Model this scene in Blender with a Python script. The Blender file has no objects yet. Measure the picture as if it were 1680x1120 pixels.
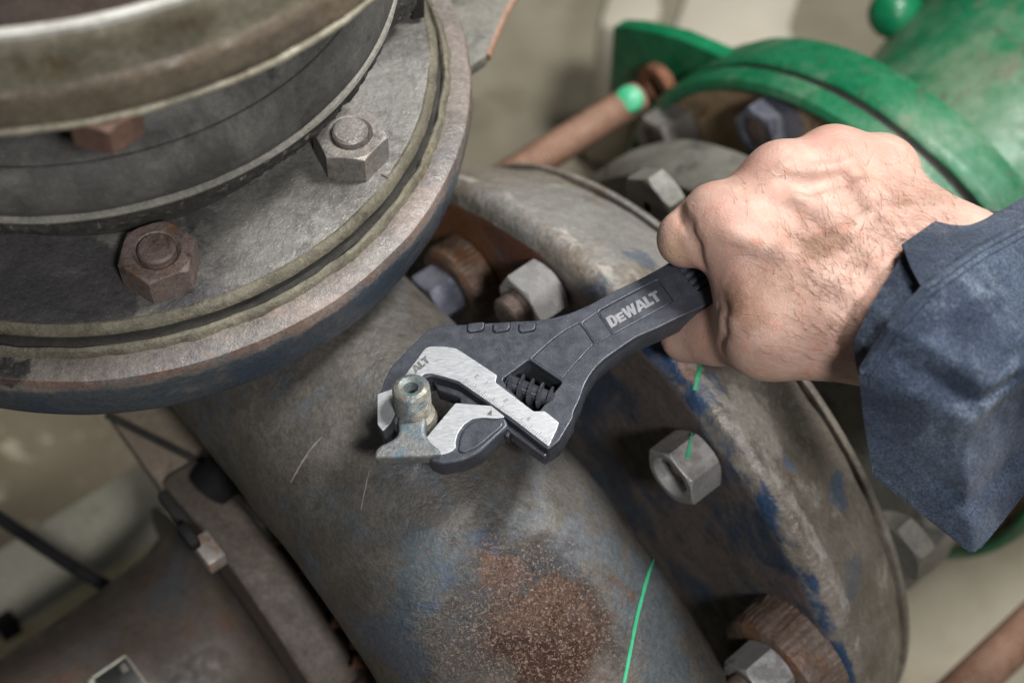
import bpy, bmesh, math, random
import numpy as np
from mathutils import Vector, Matrix, noise as mnoise
from mathutils.bvhtree import BVHTree

# ------------------------------------------------------------------ camera, light, exposure
S = bpy.context.scene
COL = S.collection
CAM = np.array([-.01901871, -.33257206, .5])
AX = np.array([[.99927736, .0210402, .03165542], [0., -.83281948, .55354468], [.03800994, -.55314467, -.83221765]])  # rows: world X,Y,Z in camera axes (right, down, forward)
FPX = 2333.
cd = bpy.data.cameras.new('camera'); cam = bpy.data.objects.new('camera', cd); COL.objects.link(cam)
cd.sensor_width = 36; cd.lens = FPX / 1680 * 36; cd.clip_start = .01; cd.clip_end = 60
Rw = Matrix(((AX[0][0], -AX[0][1], -AX[0][2]), (AX[1][0], -AX[1][1], -AX[1][2]), (AX[2][0], -AX[2][1], -AX[2][2])))
cam.matrix_world = Matrix.Translation(Vector(CAM)) @ Rw.to_4x4()
cd.dof.use_dof = True; cd.dof.focus_distance = .585; cd.dof.aperture_fstop = 5.6
S.camera = cam

wd = bpy.data.worlds.new('World'); S.world = wd; wd.use_nodes = True
wd.node_tree.nodes['Background'].inputs[0].default_value = (.92, .97, 1.0, 1)
wd.node_tree.nodes['Background'].inputs[1].default_value = .022

def lamp(name, loc, target, size, power, col=(1, 1, 1)):
    ld = bpy.data.lights.new(name, 'AREA'); ld.shape = 'DISK'; ld.size = size; ld.energy = power; ld.color = col
    o = bpy.data.objects.new(name, ld); COL.objects.link(o); o.location = loc
    o.rotation_euler = (Vector(target) - Vector(loc)).to_track_quat('-Z', 'Y').to_euler()
lamp('key_lamp', (.46, .24, 1.02), (.05, .03, -.02), .28, 21, (1, .985, .965))
lamp('front_lamp', (.22, -.62, .82), (.12, .03, -.02), .14, 9.5, (1, .99, .985))
lamp('side_lamp', (-.62, -.45, .70), (0, .02, 0), .20, .5, (.90, .95, 1))
lamp('room_lamp', (1.15, 1.0, 1.3), (.6, .5, -.7), .7, 11, (1, .98, .93))
S.view_settings.view_transform = 'Standard'; S.view_settings.look = 'None'
S.view_settings.exposure = 0.0; S.view_settings.gamma = 1
S.cycles.max_bounces = 6

# ------------------------------------------------------------------ helpers
def ray(px, py):
    return AX @ np.array([(px - 840) / FPX, (py - 560) / FPX, 1.])
def onz(px, py, z):
    d = ray(px, py); return Vector(CAM + d * ((z - CAM[2]) / d[2]))
def onp(px, py, p0, n):
    d = Vector(ray(px, py)); c = Vector(CAM); return c + d * ((p0 - c).dot(n) / d.dot(n))
def atd(px, py, t):
    return Vector(CAM + ray(px, py) * t)

ORG = {}
def reg(o, parent, org):
    if parent is not None:
        o.parent = parent
    ORG[o.name] = org
def thing(name, label, cat, loc=(0, 0, 0), group=None, kind=None):
    o = bpy.data.objects.new(name, None); COL.objects.link(o); o.location = loc; o.empty_display_size = .01
    o['label'] = label; o['category'] = cat
    if group: o['group'] = group
    if kind: o['kind'] = kind
    ORG[o.name] = Vector(loc); return o
def tag(o, label, cat, group=None):
    o['label'] = label; o['category'] = cat
    if group: o['group'] = group
    return o
def link_mesh(name, me, parent=None, mat=None, mtx=None):
    """verts in world coordinates unless mtx (a world matrix) is given"""
    o = bpy.data.objects.new(name, me); COL.objects.link(o)
    if mat is not None and not me.materials: me.materials.append(mat)
    org = ORG[parent.name] if parent is not None else Vector((0, 0, 0))
    if mtx is None:
        if parent is not None: me.transform(Matrix.Translation(-org)); o.parent = parent
        ORG[o.name] = org
    else:
        m = Matrix.Translation(-org) @ mtx
        if parent is not None: o.parent = parent
        o.matrix_basis = m; ORG[o.name] = org
    return o
def mk(name, verts, faces, mat, parent=None, smooth=True, sharp=None, bevel=0, mtx=None):
    me = bpy.data.meshes.new(name); me.from_pydata([tuple(v) for v in verts], [], faces); me.validate()
    finish(me, smooth, sharp, bevel)
    return link_mesh(name, me, parent, mat, mtx)
def finish(me, smooth=True, sharp=None, bevel=0):
    bm = bmesh.new(); bm.from_mesh(me)
    bmesh.ops.recalc_face_normals(bm, faces=bm.faces)
    if bevel:
        es = [e for e in bm.edges if len(e.link_faces) == 2 and e.calc_face_angle(0) > .5]
        bmesh.ops.bevel(bm, geom=es, offset=bevel, segments=2, profile=.5, affect='EDGES', clamp_overlap=True)
    bm.to_mesh(me); bm.free()
    for p in me.polygons: p.use_smooth = smooth
    if smooth: me.set_sharp_from_angle(angle=sharp if sharp else math.radians(35))
def frame(axis, up=(0, 0, 1)):
    z = Vector(axis).normalized(); x = Vector(up).cross(z)
    if x.length < 1e-4: x = Vector((1, 0, 0)).cross(z) if abs(z.x) < .9 else Vector((0, 1, 0)).cross(z)
    x.normalize(); y = z.cross(x)
    return Matrix((x, y, z)).transposed()
def lathe_geo(profile, c, axis, segs=96, a0=0, a1=2 * math.pi, wob=0, wf=8, seed=0):
    R = frame(axis); c = Vector(c); closed = abs(a1 - a0 - 2 * math.pi) < 1e-6
    V = []; Fc = []; n = segs if closed else segs + 1; m = len(profile)
    for i in range(n):
        a = a0 + (a1 - a0) * i / segs
        for j, (r, h) in enumerate(profile):
            p = Vector((r * math.cos(a), r * math.sin(a), h))
            if wob:
                q = R @ p + c
                d = mnoise.noise(q * wf + Vector((seed, 0, 0))) + .5 * mnoise.noise(q * wf * 2.7)
                p.x *= 1 + d * wob / max(r, .01); p.y *= 1 + d * wob / max(r, .01); p.z += d * wob * .6
            V.append(R @ p + c)
    for i in range(segs if closed else segs):
        k = (i + 1) % n
        for j in range(m - 1):
            Fc.append((i * m + j, i * m + j + 1, k * m + j + 1, k * m + j))
    return V, Fc
def lathe(name, profile, c, axis, mat, parent=None, segs=96, smooth=True, **kw):
    V, Fc = lathe_geo(profile, c, axis, segs, **kw)
    return mk(name, V, Fc, mat, parent, smooth)
def fine(profile, step=.004):
    out = [profile[0]]
    for a, b in zip(profile, profile[1:]):
        k = max(1, int(math.dist(a, b) / step))
        for i in range(1, k + 1): out.append((a[0] + (b[0] - a[0]) * i / k, a[1] + (b[1] - a[1]) * i / k))
    return out
def catmull(pts, n):
    pts = [np.array(p, float) for p in pts]; P = [2 * pts[0] - pts[1]] + pts + [2 * pts[-1] - pts[-2]]; out = []
    segs = len(pts) - 1
    for k in range(n):
        t = k / (n - 1) * segs; i = min(int(t), segs - 1); f = t - i
        a, b, c, d = P[i:i + 4]
        out.append(.5 * (2 * b + (c - a) * f + (2 * a - 5 * b + 4 * c - d) * f * f + (3 * b - a - 3 * c + d) * f ** 3))
    return out
def tube_geo(pts, radii, segs=16, cap=True):
    V = []; Fc = []; up = None
    pts = [Vector(p) for p in pts]; N = len(pts)
    if not hasattr(radii, '__len__'): radii = [radii] * N
    for i, p in enumerate(pts):
        d = (pts[min(i + 1, N - 1)] - pts[max(i - 1, 0)]).normalized()
        if up is None:
            up = d.orthogonal().normalized()
        up = (up - d * up.dot(d)).normalized(); w = d.cross(up)
        for k in range(segs):
            a = 2 * math.pi * k / segs
            V.append(p + (up * math.cos(a) + w * math.sin(a)) * radii[i])
    for i in range(N - 1):
        for k in range(segs):
            Fc.append((i * segs + k, i * segs + (k + 1) % segs, (i + 1) * segs + (k + 1) % segs, (i + 1) * segs + k))
    if cap: Fc.append(tuple(range(segs))); Fc.append(tuple((N - 1) * segs + k for k in range(segs)))
    return V, Fc
def tube(name, pts, radii, mat, parent=None, segs=16, sharp=None):
    V, Fc = tube_geo(pts, radii, segs); return mk(name, V, Fc, mat, parent, True, sharp or math.radians(50))
def rod(name, a, b, r, pitch, mat, parent=None, segs=20):
    """threaded rod: ridged lathe"""
    a = Vector(a); b = Vector(b); L = (b - a).length; n = int(L / pitch); prof = [(0, 0)]
    for i in range(n): prof += [(r * .93, i * pitch), (r, i * pitch + pitch * .35), (r, i * pitch + pitch * .6)]
    prof += [(r * .93, n * pitch), (r * .93, L), (0, L)]
    return lathe(name, prof, a, b - a, mat, parent, segs)
def round_poly(pts, rad, n=4):
    out = []; N = len(pts)
    for i in range(N):
        p = Vector(pts[i]); a = Vector(pts[i - 1]) - p; b = Vector(pts[(i + 1) % N]) - p
        r = rad[i] if hasattr(rad, '__len__') else rad
        r = min(r, a.length * .45, b.length * .45)
        if r <= 0: out.append(tuple(p)); continue
        A = p + a.normalized() * r; B = p + b.normalized() * r
        for k in range(n + 1):
            t = k / n; out.append(tuple(A * (1 - t) ** 2 + p * 2 * t * (1 - t) + B * t * t))
    return out
def plate(name, contours, mtx, half, bevel, mat, parent=None, res=2):
    """filled outline (with holes) of thickness 2*half, bevelled edges"""
    cu = bpy.data.curves.new(name, 'CURVE'); cu.dimensions = '2D'; cu.fill_mode = 'BOTH'
    cu.extrude = max(half - bevel, 0); cu.bevel_depth = bevel; cu.bevel_resolution = res; cu.offset = -bevel
    for c in contours:
        sp = cu.splines.new('POLY'); sp.points.add(len(c) - 1); sp.use_cyclic_u = True
        for q, p in zip(sp.points, c): q.co = (p[0], p[1], 0, 1)
    t = bpy.data.objects.new('tmp', cu); COL.objects.link(t)
    dg = bpy.context.evaluated_depsgraph_get(); dg.update()
    me = bpy.data.meshes.new_from_object(t.evaluated_get(dg)); me.name = name
    bpy.data.objects.remove(t); bpy.data.curves.remove(cu)
    me.materials.clear(); me.transform(mtx)
    for p in me.polygons: p.use_smooth = True
    me.set_sharp_from_angle(angle=math.radians(28))
    return link_mesh(name, me, parent, mat)
def prism(name, poly3, thick, mat, parent=None, bevel=.001):
    """poly3: planar world polygon; extruded by vector thick"""
    n = len(poly3); V = [Vector(p) for p in poly3] + [Vector(p) + Vector(thick) for p in poly3]
    Fc = [tuple(range(n)), tuple(range(2 * n - 1, n - 1, -1))] + [(i, (i + 1) % n, n + (i + 1) % n, n + i) for i in range(n)]
    return mk(name, V, Fc, mat, parent, True, math.radians(30), bevel)

# ------------------------------------------------------------------ materials
class NB:
    def __init__(s, name):
        s.m = bpy.data.materials.new(name); s.m.use_nodes = True; s.t = s.m.node_tree
        s.b = s.t.nodes['Principled BSDF']; s.pos = s.t.nodes.new('ShaderNodeNewGeometry').outputs['Position']
    def n(s, typ, **kw):
        x = s.t.nodes.new(typ)
        for k, v in kw.items(): setattr(x, k, v)
        return x
    def put(s, sock, v):
        if isinstance(v, bpy.types.NodeSocket): s.t.links.new(v, sock)
        elif isinstance(v, (tuple, list)) and len(v) == 3 and sock.type == 'RGBA': sock.default_value = (*v, 1)
        else: sock.default_value = v
    def vec(s, off=(0, 0, 0), scale=(1, 1, 1), rot=(0, 0, 0)):
        x = s.n('ShaderNodeMapping'); s.put(x.inputs[0], s.pos); x.inputs[1].default_value = off; x.inputs[2].default_value = rot; x.inputs[3].default_value = scale
        return x.outputs[0]
    def noise(s, scale, detail=5, rough=.6, dist=0, v=None, off=0):
        x = s.n('ShaderNodeTexNoise'); s.put(x.inputs['Vector'], v if v is not None else s.vec((off, off * .7, -off)))
        x.inputs['Scale'].default_value = scale; x.inputs['Detail'].default_value = detail
        x.inputs['Roughness'].default_value = rough; x.inputs['Distortion'].default_value = dist
        return x.outputs['Fac']
    def vor(s, scale, feature='F1', v=None, out='Distance'):
        x = s.n('ShaderNodeTexVoronoi', feature=feature); s.put(x.inputs['Vector'], v if v is not None else s.pos)
        x.inputs['Scale'].default_value = scale; return x.outputs[out]
    def mr(s, f, a, b, c=0, d=1):
        x = s.n('ShaderNodeMapRange', interpolation_type='SMOOTHSTEP'); s.put(x.inputs[0], f)
        for i, v in enumerate((a, b, c, d)): x.inputs[i + 1].default_value = v
        return x.outputs[0]
    def mix(s, f, a, b, blend='MIX'):
        x = s.n('ShaderNodeMix', data_type='RGBA', blend_type=blend); s.put(x.inputs[0], f); s.put(x.inputs[6], a); s.put(x.inputs[7], b)
        return x.outputs[2]
    def math(s, op, a, b=0):
        x = s.n('ShaderNodeMath', operation=op); s.put(x.inputs[0], a); s.put(x.inputs[1], b); return x.outputs[0]
    def dist(s, p):
        x = s.n('ShaderNodeVectorMath', operation='DISTANCE'); s.put(x.inputs[0], s.pos); x.inputs[1].default_value = tuple(p); return x.outputs['Value']
    def spot(s, p, r, soft=.5, wob=1., scale=None):
        """mask of a ragged patch round a world point"""
        d = s.dist(p); sc = scale or max(60, 1.1 / r)
        nz = s.noise(sc, 8, .66, .3); n2 = s.noise(sc * .45, 2, .5, off=31)
        k = s.math('ADD', s.math('MULTIPLY', s.math('SUBTRACT', nz, .5), r * wob * 3.2), s.math('MULTIPLY', s.math('SUBTRACT', n2, .5), r * wob * 2.2))
        return s.mr(s.math('ADD', d, k), r * (1 + soft * .25), r * (1 - soft * .8), 0, 1)
    def axial(s, c, ax):
        """height along an axis and distance from it"""
        x = s.n('ShaderNodeVectorMath', operation='SUBTRACT'); s.put(x.inputs[0], s.pos); x.inputs[1].default_value = tuple(c)
        y = s.n('ShaderNodeVectorMath', operation='DOT_PRODUCT'); s.put(y.inputs[0], x.outputs[0]); y.inputs[1].default_value = tuple(ax)
        l = s.n('ShaderNodeVectorMath', operation='LENGTH'); s.put(l.inputs[0], x.outputs[0]); h = y.outputs['Value']
        r = s.math('SQRT', s.math('SUBTRACT', s.math('MULTIPLY', l.outputs['Value'], l.outputs['Value']), s.math('MULTIPLY', h, h)))
        return h, r
    def sep(s):
        x = s.n('ShaderNodeSeparateXYZ'); s.put(x.inputs[0], s.pos); return x.outputs
    def bump(s, h, strength, dist, prev=None):
        x = s.n('ShaderNodeBump'); s.put(x.inputs['Height'], h); x.inputs['Strength'].default_value = strength; x.inputs['Distance'].default_value = dist
        if prev is not None: s.put(x.inputs['Normal'], prev)
        return x.outputs[0]
    def done(s, col, rough=.6, metal=0, normal=None, **kw):
        s.put(s.b.inputs['Base Color'], col); s.put(s.b.inputs['Roughness'], rough); s.put(s.b.inputs['Metallic'], metal)
        if normal is not None: s.put(s.b.inputs['Normal'], normal)
        for k, v in kw.items(): s.put(s.b.inputs[k.replace('_', ' ')], v)
        return s.m

def dirty(name, base, base2, layers=(), spots=(), rough=.6, metal=0., grain=.35, bump=.25, bscale=700, big=45, cast=0, spec=.5, bands=(), crust=None):
    """worn painted / cast metal. layers: (colour, scale, lo, hi, seed[, detail]); spots: (world point, radius, colour, amount)"""
    b = NB(name)
    c = b.mix(b.mr(b.noise(big, 6, .62), .35, .68), base, base2)
    for L in layers:
        col, sc, lo, hi, sd = L[:5]
        c = b.mix(b.mr(b.noise(sc, 8, .68, .4, off=sd), lo, hi), c, col)
    for p, r, col, amt in spots:
        c = b.mix(b.math('MULTIPLY', b.spot(p, r), amt), c, col)
    for cc, ax, lo, hi, sf, col, amt, sc, th, *reg_ in bands:   # worn band between two heights along an axis
        h, r_ = b.axial(cc, ax); nz = b.noise(sc, 8, .68, .4, off=lo * 100)
        hh = b.math('ADD', h, b.math('MULTIPLY', b.math('SUBTRACT', nz, .5), sf * 2.5))
        m = b.math('MULTIPLY', b.mr(hh, lo - sf * .3, lo + sf * .3), b.mr(hh, hi + sf * .3, hi - sf * .3))
        m = b.math('MULTIPLY', m, b.mr(b.noise(sc * .35, 5, .6, off=hi * 90 + 3), th, th + .14))
        if reg_: m = b.math('MULTIPLY', m, b.mr(b.dist(reg_[0]), reg_[1] * 1.25, reg_[1] * .75))
        c = b.mix(b.math('MULTIPLY', m, amt), c, col)
    # fine speckle and dust
    g = b.noise(1500, 3, .7)
    c = b.mix(grain, c, b.mix(b.mr(g, .3, .72), (.02, .02, .02), (.75, .73, .7)), 'SOFT_LIGHT')
    g2 = b.noise(420, 4, .7, off=3)
    c = b.mix(grain * .9, c, b.mix(b.mr(g2, .32, .7), (.05, .05, .05), (.7, .68, .65)), 'SOFT_LIGHT')
    nb = b.bump(b.noise(bscale, 5, .65), bump, .0006)
    nb = b.bump(b.noise(170, 5, .6, off=7), bump * .8, .0014, nb)
    if cast: nb = b.bump(b.noise(60, 3, .5, off=2), cast, .004, nb)
    if crust:      # pitted, flaking rust: pale and dark grains with relief
        m = b.spot(crust[0], crust[1], .8, .5, 70); g3 = b.noise(760, 6, .8, .8, off=17)
        c = b.mix(b.math('MULTIPLY', m, b.mr(g3, .52, .60)), c, (.31, .225, .185)); c = b.mix(b.math('MULTIPLY', m, b.mr(g3, .44, .36)), c, (.025, .013, .010))
        nb = b.bump(b.math('MULTIPLY', m, g3), 1., .0022, nb)
    r = b.mr(b.noise(120, 5, .6, off=5), .3, .7, rough - .12, rough + .15)
    return b.done(c, r, metal, nb, Specular_IOR_Level=spec)

RUST = (.16, .06, .028); RUST2 = (.24, .11, .06); BLUE = (.035, .10, .24); BLUEGREY = (.10, .15, .20)

# axis of the pump: horizontal line through C0 along AN
AN = Vector((.7665, .6423, 0)).normalized(); AT = Vector((-AN.y, AN.x, 0)); UP = Vector((0, 0, 1))
C0 = Vector((.0427, .0491, -.2561))
CF = Vector((-.1840, .1290, 0))           # axis of the upright joint at left
def pump(s, t, z):
    return C0 + AN * s + AT * t + UP * z

m_discface = dirty('flange_face_paint', (.12, .10, .095), (.15, .125, .12),
    layers=[((.035, .058, .10), 18, .46, .6, 3), ((.06, .05, .05), 60, .55, .7, 6), ((.19, .16, .15), 40, .6, .75, 9)],
    spots=[(pump(0, .10, .16), .065, (.20, .085, .035), 1.), (pump(0, .06, .20), .03, RUST, .9)], rough=.5, bump=.4, cast=.2)
m_rimflange = dirty('rim_paint', (.125, .110, .101), (.175, .156, .14),
    layers=[((.095, .094, .10), 30, .48, .66, 1), ((.17, .125, .10), 60, .58, .72, 5), ((.06, .056, .055), 48, .58, .74, 11), ((.30, .28, .255), 800, .66, .78, 21), ((.06, .055, .055), 800, .66, .78, 25)],
    spots=[(onz(590, 505, .006), .009, (.08, .115, .155), .7), (onz(545, 548, .008), .005, (.34, .27, .22), .7), (onz(20, 615, .018), .007, (.02, .02, .02), .9), (onz(770, 130, .01), .05, (.23, .195, .175), .5), (onz(700, 350, .017), .016, (.23, .18, .155), .6), (onz(520, 520, .018), .02, (.23, .175, .15), .6)],
    bands=[(CF, UP, -.03, .0115, .004, (.042, .062, .085), .85, 70, .30), (CF, UP, -.03, .006, .004, (.030, .055, .092), .7, 50, .42), (CF, UP, .0135, .0172, .0012, (.16, .095, .07), .6, 150, .42)],
    rough=.38, bump=.5, grain=.35)
m_ring = dirty('backing_ring_zinc', (.108, .104, .097), (.165, .159, .149),
    layers=[((.225, .217, .205), 28, .52, .70, 1), ((.085, .08, .076), 70, .56, .72, 7), ((.06, .056, .06), 500, .60, .72, 13)],
    spots=[(onz(60, 440, .03), .075, (.045, .043, .046), .8), (onz(330, 500, .03), .016, (.06, .06, .066), .6), (onz(560, 310, .03), .012, (.09, .085, .08), .6), (onz(650, 180, .03), .03, (.235, .228, .215), .6), (onz(430, 390, .03), .02, (.20, .193, .18), .6), (onz(262, 430, .03), .022, (.05, .047, .05), .6)],
    rough=.40, bump=.8, bscale=480, metal=.1, grain=.24)
m_bead = dirty('old_sealant', (.095, .085, .06), (.15, .137, .10), layers=[((.06, .052, .034), 50, .50, .66, 3), ((.26, .22, .12), 90, .60, .72, 6)], rough=.65, bump=.7)
m_bead2 = dirty('pale_bead', (.20, .18, .13), (.28, .26, .2), layers=[((.10, .08, .045), 45, .52, .66, 3), ((.36, .26, .08), 30, .6, .72, 6)], rough=.55, bump=.6)
m_dark = dirty('dark_gap', (.02, .019, .017), (.035, .033, .028), rough=.8)
m_rubber = dirty('dusty_rubber', (.046, .045, .042), (.078, .076, .070), layers=[((.12, .117, .105), 25, .52, .72, 2), ((.03, .03, .028), 60, .56, .7, 5), ((.30, .29, .26), 300, .69, .74, 8)], rough=.72, bump=.35, bscale=900, grain=.25)
m_scuff = dirty('scuffed_rubber', (.025, .024, .021), (.042, .04, .035), layers=[((.16, .15, .13), 260, .56, .66, 2)], rough=.85, bump=1.0, bscale=300)
m_olive = dirty('olive_paint', (.105, .095, .069), (.165, .152, .115), layers=[((.085, .062, .035), 45, .52, .68, 2), ((.25, .238, .19), 22, .52, .74, 5)], rough=.45, bump=.2)
m_brownband = dirty('brown_band', (.10, .08, .06), (.14, .115, .085), layers=[((.10, .075, .05), 50, .5, .7, 2), ((.25, .21, .15), 30, .56, .72, 5)], rough=.5, bump=.3)
m_boltrust = dirty('rusty_bolt', (.16, .12, .105), (.21, .16, .145), layers=[((.085, .055, .042), 90, .5, .66, 2), ((.19, .10, .06), 70, .57, .70, 6)], rough=.55, bump=.6, metal=.2)
m_boltgrey = dirty('grey_bolt', (.22, .205, .19), (.27, .255, .24), layers=[((.14, .12, .11), 90, .52, .68, 2), ((.30, .23, .19), 70, .6, .7, 6)], rough=.42, bump=.5, metal=.35)
m_nutsteel = dirty('zinc_nut', (.54, .53, .52), (.64, .63, .62), layers=[((.22, .19, .17), 60, .56, .72, 2)], rough=.27, bump=.15, metal=.7, grain=.2)
m_nutblue = dirty('blued_nut', (.17, .18, .23), (.26, .265, .31), layers=[((.10, .10, .14), 60, .5, .7, 2)], rough=.3, bump=.2, metal=.6, grain=.2)
m_rust = dirty('heavy_rust', RUST, RUST2, layers=[((.30, .19, .14), 60, .56, .7, 2), ((.06, .03, .02), 50, .55, .72, 5)], rough=.75, bump=.8, cast=.3)
m_sleeve_rust = dirty('rusty_sleeve', (.115, .078, .060), (.165, .125, .10), layers=[((.15, .07, .032), 40, .5, .66, 2), ((.09, .055, .04), 60, .56, .72, 5)], rough=.45, bump=.7, cast=.5)
m_rod = dirty('rusty_rod', (.24, .14, .095), (.32, .20, .145), layers=[((.20, .10, .06), 50, .5, .7, 2)], rough=.55, bump=.4)
m_green = dirty('green_paint', (.005, .125, .05), (.015, .165, .075), layers=[((.13, .22, .14), 15, .46, .68, 2), ((.17, .18, .12), 30, .56, .72, 5), ((.0, .085, .035), 38, .56, .72, 9), ((.14, .14, .095), 11, .54, .72, 16), ((.085, .07, .045), 42, .56, .72, 23)], rough=.45, bump=.3)
m_greenpure = dirty('fresh_green_paint', (.0, .15, .06), (.012, .21, .09), layers=[((.01, .13, .055), 40, .55, .72, 2)], rough=.4, bump=.2)
m_brownface = dirty('brown_rust_face', (.33, .235, .14), (.43, .33, .21), layers=[((.09, .06, .04), 45, .52, .68, 2), ((.38, .25, .12), 60, .58, .7, 4)], rough=.6, bump=.5)
m_mid = dirty('dark_flange', (.15, .145, .125), (.20, .195, .17), layers=[((.07, .07, .065), 40, .5, .7, 2)], rough=.55, bump=.4)
m_body = dirty('brown_casing', (.085, .066, .054), (.115, .09, .073), layers=[((.09, .095, .10), 16, .52, .7, 3), ((.20, .175, .15), 18, .58, .76, 6), ((.13, .07, .045), 26, .58, .74, 11)], rough=.55, bump=.3, grain=.25)
m_plate2 = dirty('brown_flange', (.115, .094, .08), (.15, .124, .106), layers=[((.19, .16, .14), 60, .56, .72, 3), ((.10, .08, .07), 40, .56, .7, 6)], rough=.55, bump=.7, cast=.3)
m_blackrub = dirty('black_rubber', (.008, .008, .009), (.014, .014, .014), rough=.7, bump=.2, grain=.1, spec=.2)
m_bracket = dirty('tan_bracket', (.20, .165, .125), (.24, .2, .155), layers=[((.13, .10, .08), 30, .55, .7, 3)], rough=.65, bump=.3)
m_cable = dirty('cable_sheath', (.012, .012, .014), (.02, .02, .022), rough=.4, bump=.1, grain=.1)
m_floor = dirty('floor_concrete', (.35, .315, .235), (.46, .42, .33), layers=[((.18, .15, .10), 4.2, .50, .70, 4), ((.38, .355, .285), 2.6, .56, .72, 9)], spots=[(onz(110, 760, -.72), .17, (.15, .125, .08), .85)], rough=.7, bump=.2, big=6)  # dark brown spot at lower left is shade painted into the concrete colour
m_conc = dirty('pale_concrete', (.40, .385, .31), (.48, .465, .385), layers=[((.28, .26, .20), 14, .55, .72, 4), ((.12, .11, .08), 18, .66, .76, 7)], rough=.75, bump=.3, big=14)
m_wall = dirty('beige_wall', (.27, .245, .175), (.31, .285, .21), layers=[((.16, .14, .10), 5, .55, .75, 4)], rough=.75, bump=.2, big=5)
m_cream = dirty('cream_render', (.52, .485, .40), (.58, .545, .46), layers=[((.33, .29, .22), 9, .6, .75, 4)], rough=.7, bump=.2, big=6)

def m_wrench_():
    b = NB('wrench_black')
    c = b.mix(b.mr(b.noise(160, 5, .6), .35, .7), (.049, .053, .067), (.070, .075, .092))
    c = b.mix(b.mr(b.noise(900, 3, .6, off=2), .72, .78), c, (.35, .35, .36))
    c = b.mix(.35, c, b.mix(b.mr(b.noise(2200, 2, .6), .3, .7), (.1, .1, .1), (.8, .8, .8)), 'SOFT_LIGHT')
    return b.done(c, b.mr(b.noise(300, 4), .3, .7, .32, .48), .35, b.bump(b.noise(2000, 2, .6), .25, .0003), Specular_IOR_Level=.5)
m_wrench = m_wrench_()
def m_brushed_(name, col, rough, ang):
    b = NB(name)
    v = b.vec((0, 0, 0), (260, 4200, 900), (0, 0, ang))
    g = b.noise(1, 3, .6, v=v)
    c = b.mix(b.mr(g, .25, .75), tuple(x * .78 for x in col), tuple(min(1, x * 1.1) for x in col))
    c = b.mix(b.mr(b.noise(240, 5, .7, off=4), .6, .78), c, tuple(x * .62 for x in col))
    return b.done(c, b.mr(g, .2, .8, rough - .08, rough + .1), .75, b.bump(g, .25, .0002))
m_silver = m_brushed_('ground_steel', (.50, .515, .535), .48, .35)
m_mark = dirty('etched_mark', (.14, .14, .14), (.2, .2, .2), rough=.6, bump=.05)
m_etch = dirty('etched_letter', (.10, .10, .10), (.15, .148, .145), rough=.6, bump=.05)
m_logo = dirty('pale_print', (.19, .19, .205), (.24, .24, .255), layers=[((.24, .24, .25), 300, .6, .72, 3)], rough=.55, bump=.1, grain=.2)
m_worm = dirty('oiled_black_steel', (.075, .079, .096), (.10, .105, .125), rough=.25, metal=.6, bump=.15, grain=.2)
m_brass = dirty('weathered_fitting', (.20, .19, .165), (.26, .245, .205), layers=[((.13, .16, .17), 60, .5, .66, 3), ((.30, .27, .21), 90, .58, .7, 6)],
    spots=[(onz(688, 715, 0), .003, (.10, .26, .33), .7), (onz(675, 640, .015), .003, (.08, .22, .30), .6)], rough=.42, bump=.4, metal=.3)
m_fitgrey = dirty('weathered_lever', (.17, .175, .175), (.22, .225, .22), layers=[((.12, .17, .20), 50, .48, .64, 3), ((.28, .25, .22), 90, .58, .7, 6)],
    spots=[(onz(668, 705, .0),   .0014, (.06, .22, .30), .6)], rough=.45, bump=.45, metal=.25)
m_paintline = dirty('green_line_paint', (.03, .32, .15), (.06, .40, .21), rough=.5, bump=.1, grain=.1)

# ------------------------------------------------------------------ setting
def sheet(name, pts, mat, thick=(0, 0, -.05)):
    o = prism(name, pts, thick, mat, None, 0); o['kind'] = 'structure'; return o
ZF = -.72
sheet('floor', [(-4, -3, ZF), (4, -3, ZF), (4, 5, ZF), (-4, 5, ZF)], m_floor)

def beam(name, a, b, w, h, mat, label, cat, zt):
    """long block along the line a-b (pixels on height zt), width w to the left side, h deep"""
    A = onz(*a, zt); B = onz(*b, zt); d = (B - A).normalized(); s = Vector((-d.y, d.x, 0)) * w
    o = prism(name, [A, B, B + s, A + s], (0, 0, -h), mat, None, .006)
    if label is None: o['kind'] = 'structure'
    else: tag(o, label, cat)
    return o
beam('concrete_plinth', (-60, 1085), (420, 780), .062, .30, m_conc, None, None, -.42)
o = beam('drain_hole', (8, 1052), (38, 1033), .02, .004, m_dark, 'black round hole in the pale concrete plinth at lower left', 'hole', -.4155)
# floor pieces far behind
def slab(name, pxs, zt, h, mat, label, cat):
    o = prism(name, [onz(*p, zt) for p in pxs], (0, 0, -h), mat, None, .01); tag(o, label, cat, 'cream blocks on the floor'); return o
slab('concrete_block', [(1085, 95), (1140, -60), (1330, -60), (1300, 40), (1340, 190), (1090, 200)], -.45, .26, m_cream, 'cream concrete block on the floor behind the green flange', 'block')
slab('concrete_block', [(980, 40), (1010, -60), (1080, -60), (1090, 20), (1060, 60)], -.5, .21, m_cream, 'smaller cream block between the green bracket and the big cream block', 'block')

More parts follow.
